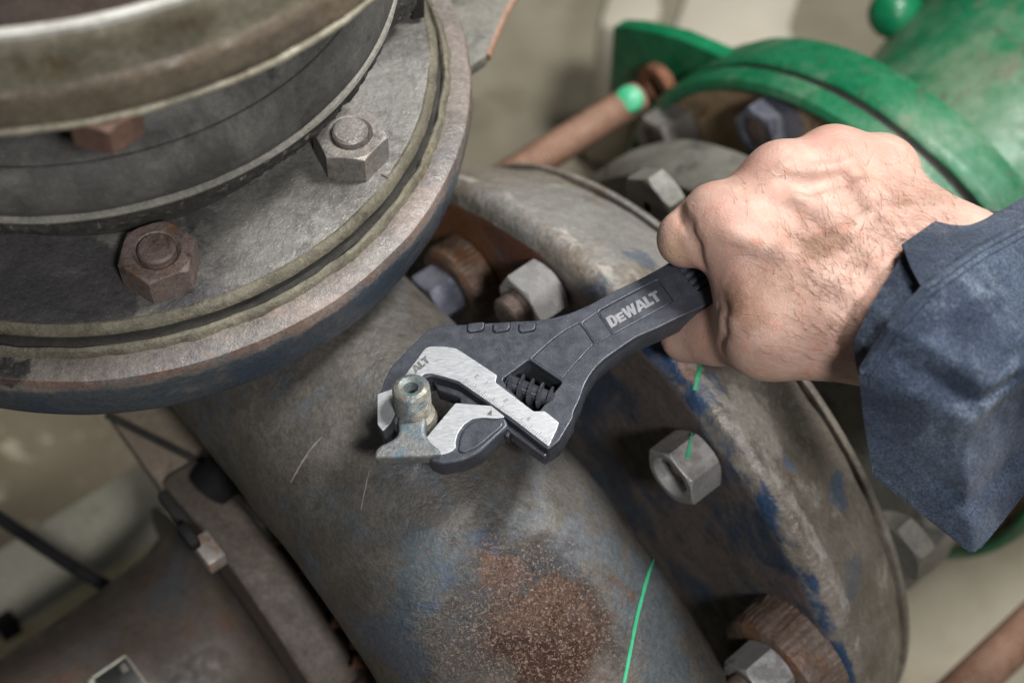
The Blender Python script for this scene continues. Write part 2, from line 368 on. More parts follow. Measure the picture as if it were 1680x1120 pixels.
# ------------------------------------------------------------------ pump: volute body, flanges
volute = thing('pump_casing', 'grey brown cast pump casing pipe with rust patch running under the wrench', 'pipe', tuple(pump(-.112, 0, 0)))
path = [(.245, -.01), (.235, .06), (.20, .115), (.14, .148), (.06, .157), (0, .155), (-.06, .138), (-.115, .10), (-.155, .04), (-.172, -.04), (-.17, -.12)]
rad = [.058, .061, .063, .064, .0655, .0665, .0685, .0725, .076, .078, .079]
N = 90
pr = catmull([(*p, r) for p, r in zip(path, rad)], N)
V = []; Fc = []; SG = 56
for i, (t, z, r) in enumerate(pr):
    q = pr[min(i + 1, N - 1)]; p0 = pr[max(i - 1, 0)]
    d = (AT * (q[0] - p0[0]) + UP * (q[1] - p0[1])).normalized(); nn = AN.cross(d)
    c = pump(-.1065, t, z)
    for k in range(SG):
        a = 2 * math.pi * k / SG; w = c + AN * math.cos(a) * r + nn * math.sin(a) * r
        w += (w - c).normalized() * .0007 * mnoise.noise(w * 40)
        V.append(w)
for i in range(N - 1):
    for k in range(SG): Fc.append((i * SG + k, i * SG + (k + 1) % SG, (i + 1) * SG + (k + 1) % SG, (i + 1) * SG + k))
vol_me = mk('volute_pipe', V, Fc, None, volute)
# neck up to the upright flange
def bvh(o):
    me = o.data; M = o.matrix_world.copy()
    off = ORG[o.name]
    return BVHTree.FromPolygons([v.co + off for v in me.vertices], [p.vertices[:] for p in me.polygons])
def snap(tree, px, py, lift=.0006):
    d = Vector(ray(px, py)).normalized(); h = tree.ray_cast(Vector(CAM), d)
    return (h[0] + h[1] * lift * (1 if h[1].dot(d) < 0 else -1), h[1] if h[1].dot(d) < 0 else -h[1]) if h[0] else (None, None)
def ribbon(name, tree, pxs, w, mat, parent, n=40, taper=True):
    pts = [snap(tree, p[0], p[1]) for p in catmull(pxs, n)]; pts = [p for p in pts if p[0] is not None]
    V = []; Fc = []
    for i, (p, nrm) in enumerate(pts):
        d = (pts[min(i + 1, len(pts) - 1)][0] - pts[max(i - 1, 0)][0]).normalized(); s = d.cross(nrm).normalized()
        k = w * (1 + .35 * mnoise.noise(Vector((i * .5, 3, 0)))) * (min(1, .35 + i / 8) if taper else 1)
        V += [p - s * k - nrm * .0003, p - s * k * .7 + nrm * .0001, p + s * k * .7 + nrm * .0001, p + s * k - nrm * .0003]
        if i:
            for j in range(3): Fc.append(((i - 1) * 4 + j, (i - 1) * 4 + j + 1, i * 4 + j + 1, i * 4 + j))
    return mk(name, V, Fc, mat, parent)
tv = bvh(vol_me)
def wet(px, py): return snap(tv, px, py)[0] or (9, 9, 9)
m_casing = dirty('casing_paint', (.068, .062, .056), (.098, .089, .078),
    layers=[((.075, .088, .100), 30, .48, .66, 1), ((.125, .113, .098), 24, .56, .76, 4), ((.050, .045, .040), 80, .58, .74, 9), ((.08, .10, .125), 64, .62, .75, 12), ((.19, .17, .148), 800, .66, .78, 21), ((.04, .036, .034), 900, .66, .78, 25)],
    spots=[(wet(690, 970), .020, (.058, .082, .10), .6), (wet(640, 1060), .020, (.055, .075, .105), .6), (wet(800, 915), .009, (.05, .075, .12), .75), (wet(1080, 1020), .03, (.060, .080, .095), .6), (wet(930, 905), .016, (.085, .105, .13), .6), (wet(700, 1000), .005, (.04, .075, .14), .55), (wet(735, 945), .005, (.05, .08, .13), .6),
           (wet(885, 1050), .034, (.082, .050, .036), .92), (wet(862, 1000), .024, (.145, .085, .058), .85), (wet(835, 950), .008, (.15, .10, .085), .6), (wet(945, 1015), .005, (.12, .085, .07), .6), (wet(880, 1085), .020, (.06, .026, .015), .9), (wet(840, 1050), .008, (.045, .022, .015), .8), (wet(905, 985), .003, (.2, .145, .125), .6), (wet(930, 1060), .003, (.16, .11, .09), .6), (wet(520, 1000), .024, (.17, .14, .105), .5),
           (wet(1010, 770), .005, (.05, .08, .14), .5), (wet(650, 800), .013, (.055, .05, .044), .6), (wet(430, 760), .025, (.12, .108, .094), .5), (wet(560, 740), .012, (.15, .135, .12), .4)],
    crust=(wet(865, 1020), .046), rough=.43, bump=.5, bscale=700, cast=.2, grain=.32)
vol_me.data.materials.append(m_casing)
lathe('outlet_neck', [(.06, -.16), (.062, -.06), (.08, -.03), (.09, -.013)], CF, (0, 0, 1), m_casing, volute, 64)
o = ribbon('paint_line', tv, [(1078, 898), (1062, 945), (1045, 1010), (1032, 1075), (1020, 1135)], .00085, m_paintline, volute)
o['label'] = 'thin green paint line drawn across the grey pipe'
m_scratch = dirty('bare_scratch', (.21, .19, .165), (.27, .245, .215), rough=.5, bump=.1)
ribbon('scratch', tv, [(530, 716), (512, 735), (495, 760), (478, 790)], .0004, m_scratch, volute, 24)
ribbon('scratch', tv, [(607, 770), (600, 800), (593, 835)], .00025, m_scratch, volute, 16)

# hexagon nut mesh: unit circumradius, height 1, with bore radius b
def hexmesh(name, R_, Hh, bore, mat, chamfer=.1, thread=True, washer=0):
    V = []; Fc = []; n = 48
    def hexr(a):
        k = math.pi / 3; m = (a % k) - k / 2
        return R_ * math.cos(math.pi / 6) / math.cos(m)
    rc = R_ * .93
    rows = []
    def row(fn, z):
        s = len(V)
        for i in range(n):
            a = 2 * math.pi * i / n; r, zz = fn(a, z); V.append((r * math.cos(a), r * math.sin(a), zz))
        rows.append(s)
    ch = R_ * chamfer
    def side(a, z, top):
        r = hexr(a); over = max(0, r - rc * .955)
        return r, (Hh - over * .55 if top else over * .55)
    row(lambda a, z: (bore, z), Hh * .3)
    row(lambda a, z: (bore, z), Hh - ch * .8)
    row(lambda a, z: (bore + ch * .8, z), Hh)
    row(lambda a, z: (min(rc * .955, hexr(a)) - ch * .15, z), Hh)
    row(lambda a, z: (hexr(a) - ch * .12, side(a, z, True)[1] - ch * .02), 0)
    row(lambda a, z: (hexr(a), side(a, z, True)[1] - ch * .22), 0)
    row(lambda a, z: (hexr(a), side(a, z, False)[1] + ch * .1), 0)
    row(lambda a, z: (min(rc * .955, hexr(a)) - ch * .1, 0), 0)
    row(lambda a, z: (bore, 0), 0)
    for s, t in zip(rows, rows[1:]):
        for i in range(n): Fc.append((s + i, s + (i + 1) % n, t + (i + 1) % n, t + i))
    me = bpy.data.meshes.new(name); me.from_pydata(V, [], Fc); finish(me, True, math.radians(22)); me.materials.append(mat)
    return me
def studmesh(name, r, h, mat, dome=.03, thread=0, hollow=0):
    prof = [(0, h + r * dome), (r * .6, h + r * dome * .6), (r * .88, h), (r, h - r * .14)]
    z = h - r * .14
    if thread:
        while z > 0: prof += [(r * .9, z - thread * .4), (r, z - thread)]; z -= thread
    prof += [(r, 0)]
    V, Fc = lathe_geo(prof, (0, 0, 0), (0, 0, 1), 28)
    me = bpy.data.meshes.new(name); me.from_pydata([tuple(v) for v in V], [], Fc); finish(me, True, math.radians(40)); me.materials.append(mat)
    return me
def placed(name, me, loc, axis, spin, parent, tilt=0):
    R = frame(axis).to_4x4(); return link_mesh(name, me, parent, None, Matrix.Translation(loc) @ R @ Matrix.Rotation(spin, 4, 'Z') @ Matrix.Rotation(tilt, 4, 'X'))

# big worn flange behind the hand
disc = thing('pump_flange', 'large round worn tan flange with blue paint remnants behind the hand', 'flange', tuple(C0))
prof = fine([(.0, .004), (.10, .002), (.16, .002), (.198, .0), (.2145, -.001), (.2215, .002), (.2245, .008), (.2190, .022), (.2090, .04), (.2010, .055), (.1985, .060), (.1945, .0635), (.19, .065), (.12, .066)], .005)
V, Fc = lathe_geo(prof, C0, AN, 200, wob=.0012, wf=35)
dd = mk('flange_disc', V, Fc, None, disc, True, math.radians(60))
td = bvh(dd)
def dsp(px, py): return snap(td, px, py)[0] or (9, 9, 9)
m_disc = dirty('flange_paint', (.155, .135, .112), (.225, .203, .175),
    layers=[((.33, .31, .275), 40, .54, .70, 2), ((.13, .10, .078), 55, .57, .72, 5), ((.12, .15, .19), 36, .62, .74, 8), ((.13, .105, .085), 20, .60, .76, 15), ((.36, .34, .31), 700, .66, .78, 21), ((.07, .06, .05), 800, .66, .78, 25)],
    spots=[(dsp(1090, 590), .010, (.06, .09, .17), .8), (dsp(1160, 645), .010, (.10, .13, .19), .7), (dsp(1375, 805), .007, (.07, .12, .20), .75),
           (dsp(1295, 765), .004, (.09, .14, .24), .7), (dsp(1130, 610), .008, RUST2, .6), (dsp(880, 330), .04, (.215, .208, .195), .9), (dsp(990, 370), .04, (.215, .21, .2), .9), (dsp(1240, 690), .016, (.36, .335, .30), .7), (dsp(1050, 425), .010, (.08, .105, .15), .7), (dsp(985, 462), .007, (.08, .11, .15), .6), (dsp(1400, 960), .012, (.11, .13, .17), .6)],
    bands=[(C0, AN, -.004, .0035, .0022, (.018, .055, .125), .92, 120, .44, dsp(1270, 850), .13), (C0, AN, .008, .014, .003, (.40, .38, .35), .7, 140, .46), (C0, AN, .002, .02, .005, (.13, .085, .06), .6, 90, .52)],
    rough=.36, bump=.8, bscale=420, cast=.5, grain=.3)
dd.data.materials.append(m_disc); 
dd.data.materials.append(m_discface)
for p in dd.data.polygons:
    cc = p.center + ORG[dd.name] - C0; rr = math.hypot(cc.dot(AT), cc.z)
    if cc.dot(AN) < .006 and rr < .2135: p.material_index = 1
# thin rear rim of the flange
lathe('rear_rim', fine([(.18, .0648), (.1955, .0648), (.1968, .0655), (.1968, .068), (.1955, .0695), (.15, .0695)], .006), C0, AN, m_disc, disc, 160)
ribbon('paint_line', td, [(1150, 590), (1146, 612), (1140, 640)], .0012, m_paintline, disc, 14)
n_big = hexmesh('hex_nut_mesh', .0162, .019, .0092, m_nutsteel, .14)
n_blue = hexmesh('hex_nut_mesh', .0165, .016, .0092, m_nutblue, .14)
n_grey = hexmesh('hex_nut_mesh', .0160, .019, .0092, m_nutsteel, .14)
def facept(px, py, s=0): return onp(px, py, C0 + AN * s, AN)
bore_me = studmesh('stud_mesh', .0093, .012, m_boltrust, .1, .0012)
long_me = studmesh('stud_mesh', .0090, .028, m_boltrust, .1, .0016)
P = facept(1148, 747, -.002)
o = placed('hex_nut', n_big, P, -AN, .80, disc); o['label'] = 'clean grey hollow nut with a green paint line on its flat'; b1 = placed('stud', bore_me, P, -AN, 0, o); b1.parent = o; b1.matrix_basis = Matrix()
tn = BVHTree.FromPolygons([o.matrix_basis @ v.co + ORG[disc.name] for v in n_big.vertices], [p.vertices[:] for p in n_big.polygons])
ribbon('paint_line', tn, [(1137, 707), (1131, 730), (1128, 752)], .0010, m_paintline, disc, 10)
P = facept(900, 470, -.002)
o = placed('hex_nut', n_big, P, -AN, .2, disc); o['label'] = 'bright grey nut on a stud above the wrench handle'; b1 = placed('stud', long_me, P, -AN, 0, o); b1.matrix_basis = Matrix()
# nuts with rusty sleeves
def sleeve_nut(px, py, me, spin, slr, sl, nutoff, lab, off=Vector((0, 0, 0))):
    P = facept(px, py)
    prof = [(.011, sl), (slr * .86, sl), (slr * .97, sl - .002), (slr, sl - .006), (slr * 1.0, sl * .4), (slr * 1.03, 0)]
    V, Fc = lathe_geo(fine(prof, .003), P, -AN, 144, wob=.0005, wf=100)
    V2 = []
    for v in V:      # ripples round the sleeve
        d = v - P; h = d.dot(-AN); e = d + AN * h; a = math.atan2(e.z, e.dot(AT)); k = min(1, max(0, (e.length - slr * .9) / (slr * .08)))
        V2.append(v + e.normalized() * k * (.00032 * math.sin(52 * a + 5 * mnoise.noise(v * 70) + h * 60) + .0005 * mnoise.noise(v * 130)))
    mk('spacer_sleeve', V2, Fc, m_sleeve_rust, disc)
    q = placed('hex_nut', me, P - AN * (sl + nutoff) + off, -AN, spin, disc); q['label'] = lab
    s2 = placed('stud', long_me if nutoff else bore_me, P, -AN, 0, q); s2.matrix_basis = Matrix()
sleeve_nut(1312, 1064, n_grey, .80, .031, .022, .0005, 'grey nut against the rusty ribbed sleeve at bottom', UP * .015)
sleeve_nut(775, 450, n_blue, .3, .024, .016, .0005, 'blued nut half hidden under the upright flange')
# back side bolt heads of the big flange
bh = hexmesh('bolt_head_mesh', .019, .013, .003, m_mid)
for px, py in ((1062, 340), (1465, 905)):
    P = onp(px, py, C0 + AN * .085, AN); placed('bolt_head', bh, P, AN, .3, disc)

# further flanges on the same axis
midf = thing('middle_flange', 'dark grey flange ring between big tan flange and green flange', 'flange', tuple(pump(.15, 0, 0)))
lathe('flange_ring', fine([(.05, .128), (.14, .128), (.155, .131), (.1605, .139), (.161, .156), (.157, .172), (.148, .182), (.05, .184)], .006), C0, AN, m_mid, midf, 128, wob=.001, wf=30)
lathe('connecting_pipe', [(.09, .06), (.09, .13)], C0, AN, m_mid, midf, 64)
grn = thing('green_flange_pipe', 'green painted pipe with wide flange and rust brown face behind the hand', 'pipe', tuple(pump(.25, 0, 0)))
lathe('rust_face', fine([(.06, .222), (.15, .220), (.168, .2165), (.1705, .215)], .006), C0, AN, m_brownface, grn, 96, wob=.0015, wf=30)
lathe('flange_lip', fine([(.1705, .216), (.1715, .209), (.1745, .2075), (.1785, .2095), (.1805, .215), (.181, .221)], .003), C0, AN, m_green, grn, 128)
lathe('joint_gap', [(.179, .221), (.1765, .223), (.1765, .227), (.180, .229)], C0, AN, m_dark, grn, 128)
lathe('flange_ring', fine([(.176, .2275), (.1800, .2285), (.1825, .232), (.183, .252), (.1815, .260), (.176, .265), (.10, .268)], .004), C0, AN, m_green, grn, 128, wob=.0008, wf=30)
lathe('green_pipe', fine([(.100, .262), (.103, .285), (.112, .33), (.135, .42), (.155, .50), (.165, .62), (.165, .9)], .02), C0, AN, m_green, grn, 96)
n_far = hexmesh('hex_nut_mesh', .0185, .026, .0100, m_boltgrey)
for (px, py, me, sp) in ((1118, 205, n_far, .25), (1285, 190, hexmesh('hex_nut_mesh', .0175, .024, .0098, m_nutblue), .1)):
    P = onp(px, py, C0 + AN * .219, AN); q = placed('hex_nut', me, P, -AN, sp, grn); s2 = placed('stud', bore_me, P, -AN, 0, q); s2.matrix_basis = Matrix.Translation((0, 0, .009)) @ Matrix.Scale(1.1, 4)
lathe('connecting_pipe', [(.08, .17), (.08, .225)], C0, AN, m_dark, grn, 48)

# tie rods parallel to the axis
def rodpx(name, a, t, L, r, mat, label, back=0):
    A = atd(*a, t); o = rod(name, A, A + AN * L, r, .0026, mat); tag(o, label, 'threaded rod', 'tie rods beside the flanges'); return o
A = atd(1046, 160, .93)
tr = thing('threaded_rod', 'brown threaded tie rod with green painted tip at the green bracket', 'threaded rod', tuple(A), 'tie rods beside the flanges')
rod('rod', A - AN * .21, A, .0112, .0028, m_rod, tr)
tipd = (Vector(CAM) - A).normalized() * .6 + UP * .3
lathe('green_tip', [(0, .004), (.005, .0036), (.0085, .002), (.0098, -.003), (.0098, -.008)], A - AN * .008 + tipd.normalized() * .0102, tipd, m_paintline, tr, 24)
rodpx('threaded_rod', (1545, 1165), .86, .32, .0135, m_rod, 'brown threaded tie rod crossing the bottom right corner')
# green bracket plate
br = thing('green_bracket', 'dark green triangular plate holding the rusty rod', 'bracket', tuple(atd(1060, 120, .97)))
p0 = atd(1060, 120, .96)
pl = [onp(px, py, p0, AN) for px, py in ((1006, 44), (1040, 46), (1110, 62), (1190, 96), (1130, 140), (1075, 185), (1035, 206), (1000, 200), (999, 150))]
prism('plate', pl, AN * .012, m_greenpure, br)
mnoise.seed_set(3)
lathe('rod_boss', [(.008, -.004), (.0145, -.004), (.0145, .004), (.008, .004)], A + AN * .018, AN, m_rust, br, 24)
# green knob top right
kb = thing('green_fitting', 'small round bright green ball end beside the green pipe at top', 'fitting', tuple(atd(1462, 20, .98)))
P = atd(1462, 24, 1.0)
kd = (Vector(CAM) - P).normalized() + Vector((-.5, -.1, -.2))
lathe('cap', [(0, .012), (.008, .0112), (.0135, .008), (.0165, .003), (.0170, -.004), (.0165, -.016), (.010, -.018)], P, kd, m_greenpure, kb, 32)
lathe('stem', [(.010, -.016), (.010, -.12)], P, kd, m_blackrub, kb, 24)
lathe('collar', [(.014, .0), (.022, .004), (.022, .05), (.014, .055)], atd(1530, -10, 1.02), (.4, .3, .2), m_greenpure, kb, 32)


# lower left: brown flange plate and motor drum
def topx(P):
    q = AX.T @ (np.array(P) - CAM); return (840 + FPX * q[0] / q[2], 560 + FPX * q[1] / q[2])
C2 = pump(-.16, .0792, -.0474)
def angle_at(px, py, r, ds=0):
    best = min(range(0, 1800), key=lambda k: (lambda q: (q[0] - px) ** 2 + (q[1] - py) ** 2)(topx(C2 + AN * ds + (AT * math.cos(k * math.pi / 1800) + UP * math.sin(k * math.pi / 1800)) * r)))
    return best * math.pi / 1800
drum = thing('motor_drum', 'brown cylindrical motor end with nameplate at lower left corner', 'motor', tuple(C2 - AN * .2))
dsh = lathe('drum_shell', fine([(.090, -.0272), (.080, -.0285), (.0735, -.033), (.0695, -.043), (.068, -.06), (.0665, -.08), (.065, -.3), (.064, -.6)], .012), C2, AN, m_body, drum, 128, wob=.0006, wf=20)
tdr = bvh(dsh)
fl2 = thing('brown_flange', 'thick brown flange plate standing between motor drum and pump pipe', 'flange', tuple(C2))
aw = angle_at(330, 752, .13)
prof = fine([(.05, .0), (.123, .0), (.1275, -.0015), (.130, -.005), (.1305, -.0225), (.128, -.026), (.05, -.027)], .004)
V, Fc = lathe_geo(prof, C2, AN, 90, a0=aw, a1=3.6, wob=.0009, wf=45)
m = len(prof); Fc.append(tuple(range(m))); Fc.append(tuple(90 * m + k for k in range(m)))
mk('flange_plate', V, Fc, m_plate2, fl2, True, math.radians(40))
def boxat(name, p, R, size, mat, parent, bevel=.001):
    V = [p + R @ Vector((x * size[0] / 2, y * size[1] / 2, z * size[2] / 2)) for x in (-1, 1) for y in (-1, 1) for z in (-1, 1)]
    return mk(name, V, [(0, 1, 3, 2), (4, 6, 7, 5), (0, 4, 5, 1), (2, 3, 7, 6), (0, 2, 6, 4), (1, 5, 7, 3)], mat, parent, True, math.radians(30), bevel)
ac = angle_at(345, 895, .13, -.027)
m_clip = dirty('bright_clip', (.42, .38, .35), (.50, .46, .43), layers=[((.42, .19, .10), 90, .52, .66, 3), ((.16, .16, .20), 60, .56, .7, 5)], rough=.4, metal=.4, bump=.4)
P = onp(343, 905, C2 - AN * .034, AN)
R3 = Matrix((AN, (AT * -math.sin(ac) + UP * math.cos(ac)), (AT * math.cos(ac) + UP * math.sin(ac)))).transposed()
o = boxat('set_screw', P, R3, (.010, .017, .012), m_clip, fl2, .0012); o['label'] = 'bright orange stained square screw head on the plate edge'
P = onp(285, 835, C2 - AN * .036, AN)
boxat('lug', P, R3, (.006, .022, .008), m_dark, fl2, .002)
P = onp(310, 880, C2 - AN * .04, AN)
boxat('lug', P, R3, (.006, .014, .008), m_blackrub, fl2, .002)
# black plug, grey lug and rust flakes in the gap
pg = thing('rubber_plug', 'black rounded rubber plug between the brown flange and the pipe', 'plug', tuple(onz(365, 770, -.17)))
P = onz(372, 770, -.165)
lathe('plug', fine([(0, .012), (.008, .0115), (.0108, .0095), (.0118, .006), (.0118, -.014), (0, -.014)], .002), P, (.5, .42, .45), m_blackrub, pg, 40)
gl = prism('grey_lug', [onz(*p, -.18) for p in ((380, 812), (425, 790), (462, 845), (425, 870))], (0, 0, -.02), m_mid, None, .002)
tag(gl, 'grey lug below the black plug, beside the pipe', 'lug')
m_gap = dirty('dark_rust', (.022, .015, .012), (.04, .026, .02), layers=[((.12, .05, .025), 45, .58, .72, 4)], rough=.8, bump=.8)  # near-black rust tone for the strip that fills the gap
rs = thing('rusty_strip', 'dark rusty strip deep in the gap beside the pipe', 'strip', tuple(onz(500, 980, -.21)))
prism('strip', [onz(*p, -.215) for p in ((330, 760), (470, 800), (680, 1080), (700, 1200), (560, 1200), (420, 1000))], (0, 0, -.02), m_gap, rs, .002)
random.seed(5)
for k in range(9):
    f = k / 8; P = onz(455 + 160 * f + random.uniform(-12, 12), 880 + 230 * f + random.uniform(-8, 8), -.2)
    V = []; 
    for (x, y, z) in ((-1, -1, 0), (1, -.8, .1), (1.1, 1, 0), (-.8, 1.1, .1), (-.6, -.5, .7), (.6, -.6, .9), (.7, .5, .6), (-.5, .7, .8)):
        V.append(P + Vector((x, y, z)) * random.uniform(.002, .0042))
    mk('rust_flake', V, [(0, 3, 2, 1), (4, 5, 6, 7), (0, 1, 5, 4), (1, 2, 6, 5), (2, 3, 7, 6), (3, 0, 4, 7)], m_rust, rs, False)
# tan gusset below the upright flange
gs = thing('support_gusset', 'tan steel gusset under the upright flange at left of the pipe', 'bracket', tuple(onz(280, 730, -.2)))
prism('web', [onz(*p, -.19) for p in ((170, 670), (430, 640), (430, 800), (300, 800), (262, 800))], (0, 0, -.012), m_bracket, gs, .002)
V1, F1 = tube_geo([onz(175, 680, -.186), onz(310, 748, -.186), onz(340, 770, -.186)], .0022, 10)
mk('cable_edge', V1, F1, m_dark, gs)
# cable
A = [(-40, 825), (0, 850), (60, 890), (125, 932), (200, 975), (260, 1010)]
cb = tube('black_cable', [onz(px, py, -.30 - .0001 * i) for i, (px, py) in enumerate(catmull(A, 30))], .0042, m_cable, None, 14)
tag(cb, 'black cable running from the left edge behind the motor drum', 'cable')
# nameplate on the drum
npx = [(142, 1118), (207, 1074), (262, 1150), (197, 1194)]
c4 = [snap(tdr, *p, lift=.0012)[0] for p in npx]
if all(c is not None for c in c4):
    nn = (c4[1] - c4[0]).cross(c4[3] - c4[0]).normalized()
    nn = nn if nn.dot(Vector(CAM) - c4[0]) > 0 else -nn
    m_pdark = dirty('nameplate_dark', (.015, .016, .014), (.03, .03, .027), rough=.4, bump=.1, layers=[((.12, .12, .10), 120, .6, .72, 3)])
    m_pedge = dirty('nameplate_edge', (.33, .32, .27), (.42, .41, .35), rough=.4, metal=.4, bump=.2)
    npl = prism('nameplate', [c + nn * .001 for c in c4], nn * -.0016, m_pdark, drum, .0003)
    cen = sum(c4, Vector()) / 4
    for i in range(4):
        a, b2 = c4[i], c4[(i + 1) % 4]; ia = a + (cen - a) * .09; ib = b2 + (cen - b2) * .09
        prism('nameplate_frame', [a + nn * .0014, b2 + nn * .0014, ib + nn * .0014, ia + nn * .0014], nn * -.0012, m_pedge, npl, .0002)
    mk('rivet', *lathe_geo([(0, .0018), (.0016, .0014), (.0024, 0)], c4[0] * .86 + cen * .14 + nn * .0014, nn, 16), m_pedge, npl)
    P = c4[1] * .72 + cen * .28 + nn * .00115; ex = (c4[1] - c4[0]).normalized(); ey = nn.cross(ex)
    for k in range(3):
        prism('print_line', [P + ex * x + ey * (y - k * .0016) for x, y in ((-.003, 0), (.0005, 0), (.0005, .0006), (-.003, .0006))], nn * .0001, m_pedge, npl, 0)

# ------------------------------------------------------------------ upright flange with backing ring and rubber joint (left)
upf = thing('upright_flange', 'big round steel flange with worn blue rim lying flat at left', 'flange', (CF.x, CF.y, 0))
prof = fine([(.10, .0185), (.1560, .0190), (.1618, .0182), (.1640, .0170), (.1650, .0145), (.1653, .009), (.1640, -.001), (.1622, -.011), (.1600, -.0155), (.155, -.018), (.09, -.019)], .003)
lathe('flange_rim', prof, CF, (0, 0, 1), m_rimflange, upf, 240, wob=.0006, wf=30)
lathe('sealant_bead', fine([(.1498, .019), (.1506, .0216), (.1518, .0226), (.1532, .0221), (.1542, .0205), (.1547, .0185)], .0012), CF, (0, 0, 1), m_bead, upf, 340, wob=.0012, wf=80)
lathe('gasket', fine([(.145, .0262), (.1486, .0255), (.1488, .0225), (.1503, .0205)], .0015), CF, (0, 0, 1), m_dark, upf, 260, wob=.0006, wf=90)
lathe('ring_edge', fine([(.1450, .0302), (.1460, .0304), (.1474, .0296), (.1488, .0276), (.1491, .0262), (.145, .0255)], .0012), CF, (0, 0, 1), m_bead, upf, 300, wob=.0008, wf=70)
lathe('backing_ring', fine([(.09, .0305), (.1430, .0304), (.1456, .0301), (.1460, .028)], .003), CF, (0, 0, 1), m_ring, upf, 260, wob=.0007, wf=45)
nutr = hexmesh('bolt_nut_mesh', .0162, .0150, .0079, m_boltrust, .14)
nutg = hexmesh('bolt_nut_mesh', .0162, .0150, .0079, m_boltgrey, .14)
stw = studmesh('bolt_end_mesh', .0077, .0172, m_boltrust, .03); stg = studmesh('bolt_end_mesh', .0077, .0172, m_boltgrey, .03)
for i, (ang, spin, me, sm, lab) in enumerate(((-70.9, -.07, nutr, stw, 'rusty brown hex nut on the flange, lower one'), (-25.8, .45, nutg, stg, 'grey hex nut on the flange, upper one'), (19.2, .2, nutr, stw, None), (-116, .7, nutg, stg, None))):
    a = math.radians(ang); P = Vector((CF.x + .1262 * math.cos(a), CF.y + .1262 * math.sin(a), .0302))
    o = placed('hex_bolt', me, P, (0, 0, 1), spin, upf)
    if lab: o['label'] = lab
    st = placed('bolt_end', sm, P, (0, 0, 1), 0, o); st.matrix_basis = Matrix()
# crack line by the grey nut
rgb = bvh(bpy.data.objects['backing_ring'])
ribbon('crack', rgb, [(626, 287), (637, 293), (644, 303), (645, 312)], .0005, m_boltrust, upf, 12, False)

bel = thing('rubber_joint', 'black dusty rubber expansion joint on the upright flange', 'expansion joint', (CF.x, CF.y, .03))
CB = CF + Vector((-.003, .002, 0))
prof = fine([(.104, .03), (.110, .045), (.121, .058), (.1305, .0675)], .004) 
lathe('lower_wall', prof, CB, (0, 0, 1), m_rubber, bel, 160)
prof = fine([(.1300, .0665), (.1325, .0690), (.1342, .0725), (.1350, .0760), (.1356, .0788)], .0011)
V, Fc = lathe_geo(prof, CB, (0, 0, 1), 700)
c_ = Vector((CB.x, CB.y, .075))
V2 = []
for v in V:
    d = (v - c_).normalized(); k = min(1, max(0, (.0785 - v.z) / .003))
    V2.append(v + d * (.0013 * mnoise.noise(v * 260) + .0010 * mnoise.noise(v * 620)) * k + Vector((0, 0, -.0022 * max(0, mnoise.noise(v * 200))) ) * (1 if v.z < .071 else 0))
mk('scuffed_edge', V2, Fc, m_scuff, bel)
lathe('lip_ridge', [(.1345, .0788), (.1362, .0790), (.1366, .0800), (.1360, .0812), (.1344, .0818), (.132, .082)], CB, (0, 0, 1), dirty('worn_lip', (.16, .155, .135), (.21, .2, .18), layers=[((.30, .27, .22), 40, .55, .7, 3)], rough=.6, bump=.4), bel, 260, wob=.0004, wf=60)
prof = fine([(.1345, .0813), (.1358, .0845), (.1352, .0900), (.1330, .0955), (.1300, .1000), (.1288, .1016), (.1278, .1019), (.1270, .1026), (.1235, .1085), (.118, .1145), (.112, .120), (.108, .130), (.108, .162)], .0018)
lathe('upper_wall', prof, CB, (0, 0, 1), m_rubber, bel, 260, wob=.0005, wf=25)
lathe('crease', [(.1281, .1016), (.1286, .1020), (.1280, .1025)], CB, (0, 0, 1), m_dark, bel, 260)
top = thing('upper_flange', 'olive painted upper clamping ring at the top left', 'flange ring', (CF.x, CF.y, .155))
lathe('lower_band', fine([(.118, .1606), (.158, .1606), (.1622, .1616), (.1632, .1631), (.163, .1755), (.1612, .178)], .003), CF, (0, 0, 1), m_brownband, top, 220, wob=.0007, wf=40)
lathe('edge_bead', fine([(.159, .1599), (.1628, .1593), (.1640, .1605), (.1640, .1617), (.163, .1627)], .0012), CF, (0, 0, 1), m_bead2, top, 300, wob=.0014, wf=80)
lathe('upper_band', fine([(.1612, .1772), (.1606, .1795), (.1602, .193), (.1592, .1955)], .003), CF, (0, 0, 1), m_olive, top, 220, wob=.0008, wf=30)
lathe('lip', [(.1592, .1952), (.1590, .1974), (.1578, .1984), (.1560, .1978), (.1552, .195), (.154, .175)], CF, (0, 0, 1), dirty('pale_edge', (.36, .35, .32), (.46, .45, .42), layers=[((.2, .17, .12), 60, .58, .7, 3)], rough=.45, bump=.3), top, 220, wob=.0006, wf=60)
lathe('inner_bore', [(.1552, .194), (.150, .165), (.06, .16)], CF, (0, 0, 1), dirty('rusty_bore', (.022, .014, .010), (.036, .022, .015), layers=[((.09, .035, .018), 30, .58, .74, 2)], rough=.7), top, 120)
nutx = hexmesh('rust_nut_mesh', .0130, .0115, .005, dirty('orange_rust', (.085, .046, .033), (.125, .070, .05), layers=[((.12, .05, .03), 60, .52, .68, 2)], rough=.7, bump=.6), .12)
P = onz(178, 207, .1495)
o = placed('hex_bolt', nutx, P, (0, 0, 1), .3, top); o['label'] = 'rust red bolt head poking out below the ring'
a = math.radians(-10); 
P = onz(655, 22, .07)
lg = thing('dark_lug', 'dark mossy lug behind the rubber joint at the top edge', 'lug', tuple(P))
boxat('block', onz(632, -22, .06), Matrix.Rotation(.9, 3, 'Z'), (.026, .018, .035), m_scuff, lg, .004)
boxat('rust_post', onz(684, -22, .05), Matrix.Rotation(.2, 3, 'Z'), (.006, .006, .035), m_dark, lg, .001)

